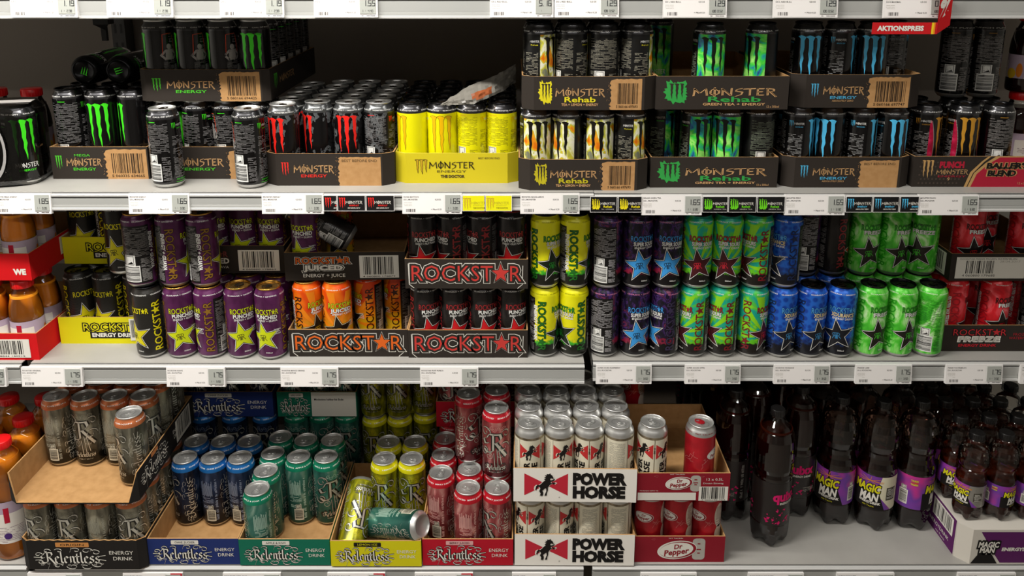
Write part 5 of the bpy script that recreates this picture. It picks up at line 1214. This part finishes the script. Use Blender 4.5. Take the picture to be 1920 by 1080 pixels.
# ------------------------------------------------------------------ shrink-wrapped four-pack, loose film
root = empty('multipack', (-1.085, 1.700, T))
FILM = clear_film('shrink_film', 'b8b4b0', .05, .08)
bodyb = MB(); pos = [(-.036, -.036), (.036, -.036), (-.036, .036), (.036, .036)]
prm = [(r, z) for r, z, *_ in can_prof(.168)]
for i, (dx, dy) in enumerate(pos):
    cb = MB(); body, neck, lid, tab, A, H = DESIGNS['cod'](); pr = can_prof(H, neck); cb.lathe(pr, body)
    cb.wrap(A, [p[:2] for p in pr], R=.0325); c = cb.build('wrapped_can', root) if i == 0 else wc.copy()
    if i == 0: wc = c
    else: COL.objects.link(c); c.parent = root
    c.location = (dx, dy, .001); c.rotation_euler = (0, 0, radians((-4, 26, 90, 30)[i]))
fb = MB(); n = 40
def sq(i, h, k=1.0):
    a = 2 * pi * i / n; c, s_ = cos(a), sin(a); e = .62
    return (.073 * k * math.copysign(abs(c) ** e, c), .073 * k * math.copysign(abs(s_) ** e, s_), h)
lev = [(.0, .80), (.004, .95), (.014, 1.0), (.08, .985), (.146, 1.0), (.160, .93), (.1705, .80), (.1712, .3)]
for (h0, k0), (h1, k1) in zip(lev, lev[1:]):
    for i in range(n): fb.face([sq(i, h0, k0), sq(i + 1, h0, k0), sq(i + 1, h1, k1), sq(i, h1, k1)], FILM, None, True)
fb.build('shrink_film', root)
hb = MB()
for i in range(32):   # grey carrying loop printed over the film
    a0, a1 = 2 * pi * i / 32, 2 * pi * (i + 1) / 32
    def q(a, k): return (-.018 + .036 * k * cos(a), -.0755 - .004 * (abs(cos(a)) < 2), .083 + .068 * (k - (1 - k) * -.0) * sin(a) if False else .083 + (.068 * k) * sin(a))
    hb.face([q(a0, .86), q(a1, .86), q(a1, 1), q(a0, 1)][::-1], mat('grey_carry_strap', '9a9896', .4), None, True)
hb.build('carry_handle', root)
tp = MB(); tp.box((-.058, -.02, .1716), (.058, .012, .1724), mat('pale_handle_tape', 'a8a4a0', .45)); tp.build('handle_tape', root)
root.rotation_euler = (0, 0, radians(14))
tag(root, 'shrink-wrapped four-pack of black cans at the left edge', 'multipack')

# crumpled clear film resting on the yellow cans
R = random.Random(12); b = MB(); nu, nv = 26, 8
UPE = [(-.150, 1.660, 1.366), (-.122, 1.67, 1.385), (-.09, 1.69, 1.403), (-.05, 1.71, 1.414), (-.02, 1.735, 1.426), (.008, 1.76, 1.44)]
LOE = [(-.150, 1.660, 1.366), (-.118, 1.652, 1.3685), (-.080, 1.655, 1.370), (-.048, 1.675, 1.380), (-.018, 1.71, 1.388), (.008, 1.755, 1.40)]
def along(P_, t):
    f = t * (len(P_) - 1); i = min(int(f), len(P_) - 2); f -= i
    return Vector(P_[i]).lerp(Vector(P_[i + 1]), f)
grid = []
for i in range(nu):
    t = i / (nu - 1); a_, c_ = along(UPE, t), along(LOE, t)
    grid.append([a_.lerp(c_, j / (nv - 1)) + Vector((0, -.012 * sin(pi * j / (nv - 1)) * sin(pi * min(1, t * 1.2)), 0)) + Vector((R.uniform(-.0012, .0012), R.uniform(-.0035, .0035), R.uniform(-.0012, .0012))) * (0 < i) for j in range(nv)])
milky = liquid('milky_film', 'e0dcd4', 'a8a49a', .5); printed = liquid('orange_printed_film', 'e0c0a0', 'b0623c', .7)
for i in range(nu - 1):
    for j in range(nv - 1): b.face([grid[i][j], grid[i + 1][j], grid[i + 1][j + 1], grid[i][j + 1]], printed if 10 <= i < 16 and 3 <= j < 6 and (i - 10) > (j - 5) else milky, None, True)
o = b.build('plastic_film'); tag(o, 'crumpled clear plastic film lying across the yellow can tops', 'plastic film')

# promotional sign under the overhead rail
b = MB(); SR = paper('c4161c')
b.box((0, 0, 0), (.124, .0015, .022), SR)
A = Art(); A.text('AKTIONSPREIS', 54, 11, 8.5, WHTP, 2, 88, 0, .05); A.rect(113, 0, 117, 22, paper('e8c820'), 2); A.rect(117, 0, 120, 22, paper('e88a20'), 2)
b.flat(A, Matrix(((1, 0, 0, 0), (0, 0, -1, 0), (0, 1, 0, 0), (0, 0, 0, 1))))
sg = b.build('promotion_sign'); sg.location = (.690, 1.558, TOP - .0720)
b = MB(); b.face([(.124, 0, 0), (.154, .012, .016), (.154, .012, .105), (.124, 0, .095)], SR); b.face([(.124, .0015, 0), (.124, .0015, .095), (.154, .0135, .105), (.154, .0135, .016)], SR)
A = Art(); A.text('%', 16, 46, 30, WHTP, 2, 27, 0, .05)
b.flat(A, Matrix(((.928, 0, .37, .124), (.371, 0, -.93, 0), (.3, 1, 0, 0), (0, 0, 0, 1))))
b.build('percent_flag', sg)
tag(sg, 'red AKTIONSPREIS sign hanging under the overhead price rail', 'sign')
# small dark hook hanging under the overhead shelf
b = MB(); b.box((-.018, 0, -.06), (.018, .03, 0), BLK); b.box((-.006, .01, -.10), (.006, .02, -.06), BLK); b.face([(-.018, 0, -.06), (.006, .01, -.075), (.018, 0, -.06)], BLK)
o = b.build('shelf_bracket'); o.location = (-.985, 1.95, TOP - .0285); tag(o, 'dark bracket hanging under the overhead shelf, upper left', 'bracket')

# ------------------------------------------------------------------ price labels and adverts
yT, yM, yB, y0 = 1.592, 1.6165, 1.5365, 1.592
D = '0,5l DS'
for x0, x1, p, u, l1, l2, lab, *rest in (
    (-1.066, -.949, '1,85', ('1', '3,35'), 'MONSTER MEGA ENERGY', 'DS L MONSTER', 'below the green MEGA tray'),
    (-.789, -.664, '1,65', ('1', '3,30'), 'MONSTER ENERGY', 'DS L MONSTER', 'below the left white-rimmed can'),
    (-.515, -.388, '1,65', ('1', '3,30'), 'MONSTER ASSAULT', 'DS L MONSTER', 'below the red-claw tray'),
    (-.226, -.103, '1,65', ('1', '3,30'), 'ROSSI EDITION', 'DS L MONSTER', 'below the yellow claw tray'),
    (.017, .139, '1,65', ('1', '3,30'), 'MONSTER REHAB LEMON', 'DS L MONSTER', 'below the yellow-splash trays'),
    (.266, .389, '1,65', ('1', '3,30'), 'REHAB GREEN TEA', 'DS L MONSTER', 'below the green-splash trays'),
    (.559, .682, '1,65', ('1', '3,30'), 'MONSTER ZERO', 'DS L MONSTER', 'below the blue-claw trays'),
    (.833, .956, '1,65', ('1', '3,30'), 'MONSTER PUNCH', 'DS L MONSTER', 'below the honeycomb tray')):
    price_label(x0, x1, yT - (.002 if x0 < .1 else .010), T - .0435, p, u, l1, l2, D, 'white price label reading %s, %s' % (p, lab), H=.0425)
for x0, x1, p, u, l1, l2, lab in (
    (-1.238, -1.113, '0,59', ('1', '0,79'), 'JUICE', '', 'under the red juice trays'),
    (-1.079, -.945, '1,75', ('1', '3,50'), 'ROCKSTAR ORIGINAL', 'DS L ROCKSTAR', 'below the yellow lettered tray'),
    (-.760, -.631, '1,75', ('1', '3,50'), 'ROCKSTAR GUAVE', 'DS L ROCKSTAR', 'below the purple cans'),
    (-.509, -.382, '1,75', ('1', '3,50'), 'ROCKSTAR MANGO ORANGE', 'DS L ROCKSTAR', 'below the orange-letter tray'),
    (-.202, -.074, '1,75', ('1', '3,50'), 'ROCKSTAR FRUIT PUNCH', 'DS L ROCKSTAR', 'below the red-letter trays'),
    (.186, .309, '1,75', ('1', '3,50'), 'SUPER SOURS RASPBERRY', 'DS L ROCKSTAR', 'below the black-violet cans'),
    (.383, .506, '1,75', ('1', '3,50'), 'SUPER SOURS APPEL', 'DS L ROCKSTAR', 'below the teal-green cans'),
    (.580, .704, '1,75', ('1', '3,50'), 'ROCKSTAR XDURANCE', 'DS L ROCKSTAR', 'below the deep blue cans'),
    (.761, .885, '1,75', ('1', '3,50'), 'FREEZE LIME', 'DS L ROCKSTAR', 'below the icy green cans'),
    (.961, 1.086, '1,75', ('1', '3,50'), 'FREEZE WATERMELON', 'DS L ROCKSTAR', 'below the red FREEZE trays'),
    (1.126, 1.25, '1,75', ('1', '3,50'), 'FREEZE', 'DS L ROCKSTAR', 'at the right edge of the middle rail')):
    price_label(x0, x1, yM + (.008 if x0 > .17 else -.004), M - .0475, p, u, l1, l2, D, 'white price label reading %s, %s' % (p, lab), H=.044)
for x0, x1, p, u, l1, l2, lab in (
    (-.975, -.845, '1,19', ('1', '2,38'), 'ENERGY', 'DS L', 'first on the overhead rail'),
    (-.788, -.659, '1,19', ('1', '2,38'), 'ENERGY', 'DS L', 'second on the overhead rail'),
    (-.568, -.443, '1,19', ('1', '2,38'), 'ENERGY', 'DS L', 'third on the overhead rail'),
    (-.385, -.261, '1,55', ('1', '4,40'), 'ENERGY', 'DS L', 'fourth on the overhead rail'),
    (-.043, .0808, '5,16', ('', ''), 'ENERGY DRINK', 'DS L RED BULL', 'fifth on the overhead rail'),
    (.0825, .208, '1,29', ('100', '0,52'), 'ENERGY DRINK', 'DS L RED BULL', 'sixth on the overhead rail'),
    (.293, .416, '1,29', ('100', '0,52'), 'ENERGY DRINK SUGARFREE', 'DS L RED BULL', 'seventh on the overhead rail'),
    (.507, .631, '1,29', ('100', '0,52'), 'ENERGY DRINK SUGARFREE', 'DS L RED BULL', 'eighth on the overhead rail'),
    (.718, .843, '0,69', ('100', '0,28'), 'ENERGY', 'DS R MAXIMAL', 'above the red sign')):
    price_label(x0, x1, y0 - (.004 if x0 < .1 else .010) - (.006 if x0 > .7 else 0), TOP - .0425, p, u, l1, l2, D, 'white price label reading %s, %s' % (p, lab), H=.0425, deposit='+ Pfand 0.25' if p != '5,16' else '+ Pfand 1.00')
for x0, x1, p, u, l1, l2, lab, mk in (
    (-1.081, -.960, '0,99', ('1', '1,98'), '', '', 'under the ORIGIN tray', 0), (-.868, -.735, '0,99', ('1', '1,98'), 'RELENTLESS ORIGIN', 'DS L', 'under the navy tray', 1),
    (-.645, -.516, '0,99', ('1', '1,98'), 'RELENTLESS APFEL KIWI', 'DS L', 'under the teal tray', 0), (-.412, -.283, '0,99', ('1', '1,98'), 'RELENTLESS LEMON ICE', 'DS L', 'under the yellow toppled-can tray', 1),
    (-.217, -.087, '0,89', ('1', '1,78'), 'RELENTLESS BERRY', 'DS L', 'under the crimson tray', 1), (.000, .098, '1,39', ('1', '2,78'), 'POWER HORSE', 'DS', 'under the white bow tie tray', 0),
    (.287, .412, '1,59', ('1', '3,18'), 'ENERGY', 'DS L DR PEPPER', 'under the dark red tray', 0), (.527, .651, '1,49', ('1', '0,99'), 'QUIXX ENERGY DRINK PET', 'FN L QUIXX', 'under the pink-lettered bottle', 0),
    (.725, .853, '1,45', ('1', '1,45'), 'ENERGY DRINK PET', 'FN R MAGIC MAN', 'under the waisted bottles', 0), (.995, 1.124, '0,49', ('1', '0,98'), 'ENERGY DRINK PET', 'FN R MAGIC MAN', 'under the white carton', 0)):
    price_label(x0, x1, yB - .004, B - .0545, p, u, l1, l2, D, 'price label at the bottom edge, %s' % lab, mark=mk)
for i, (a, c, k, lab) in enumerate(((-.388, -.360, 'red', 'red claw advert card tucked behind the 1,65 label'), (-.359, -.3015, 'red', 'red claw advert card, middle of three'), (-.3, -.242, 'red', 'red claw advert card, right of three'),
    (-.102, -.056, 'yellow', 'yellow advert card, left of the pair'), (-.0545, .0, 'yellow', 'yellow advert card, right of the pair'), (.160, .215, 'lemon', 'black card with yellow splash, left of the pair'), (.217, .2655, 'lemon', 'black card with yellow splash, right of the pair'),
    (.390, .4415, 'green', 'black card with green splash, left of three'), (.443, .5, 'green', 'black card with green splash, middle of three'), (.502, .5585, 'green', 'black card with green splash, right of three'),
    (.683, .737, 'blue', 'black card with blue claws, left of three'), (.739, .792, 'blue', 'black card with blue claws, middle of three'), (.794, .8325, 'blue', 'black card with blue claws, right of three'))):
    advert(a, c, (1.590 if a < .158 else 1.582), T - .0375, k, lab)
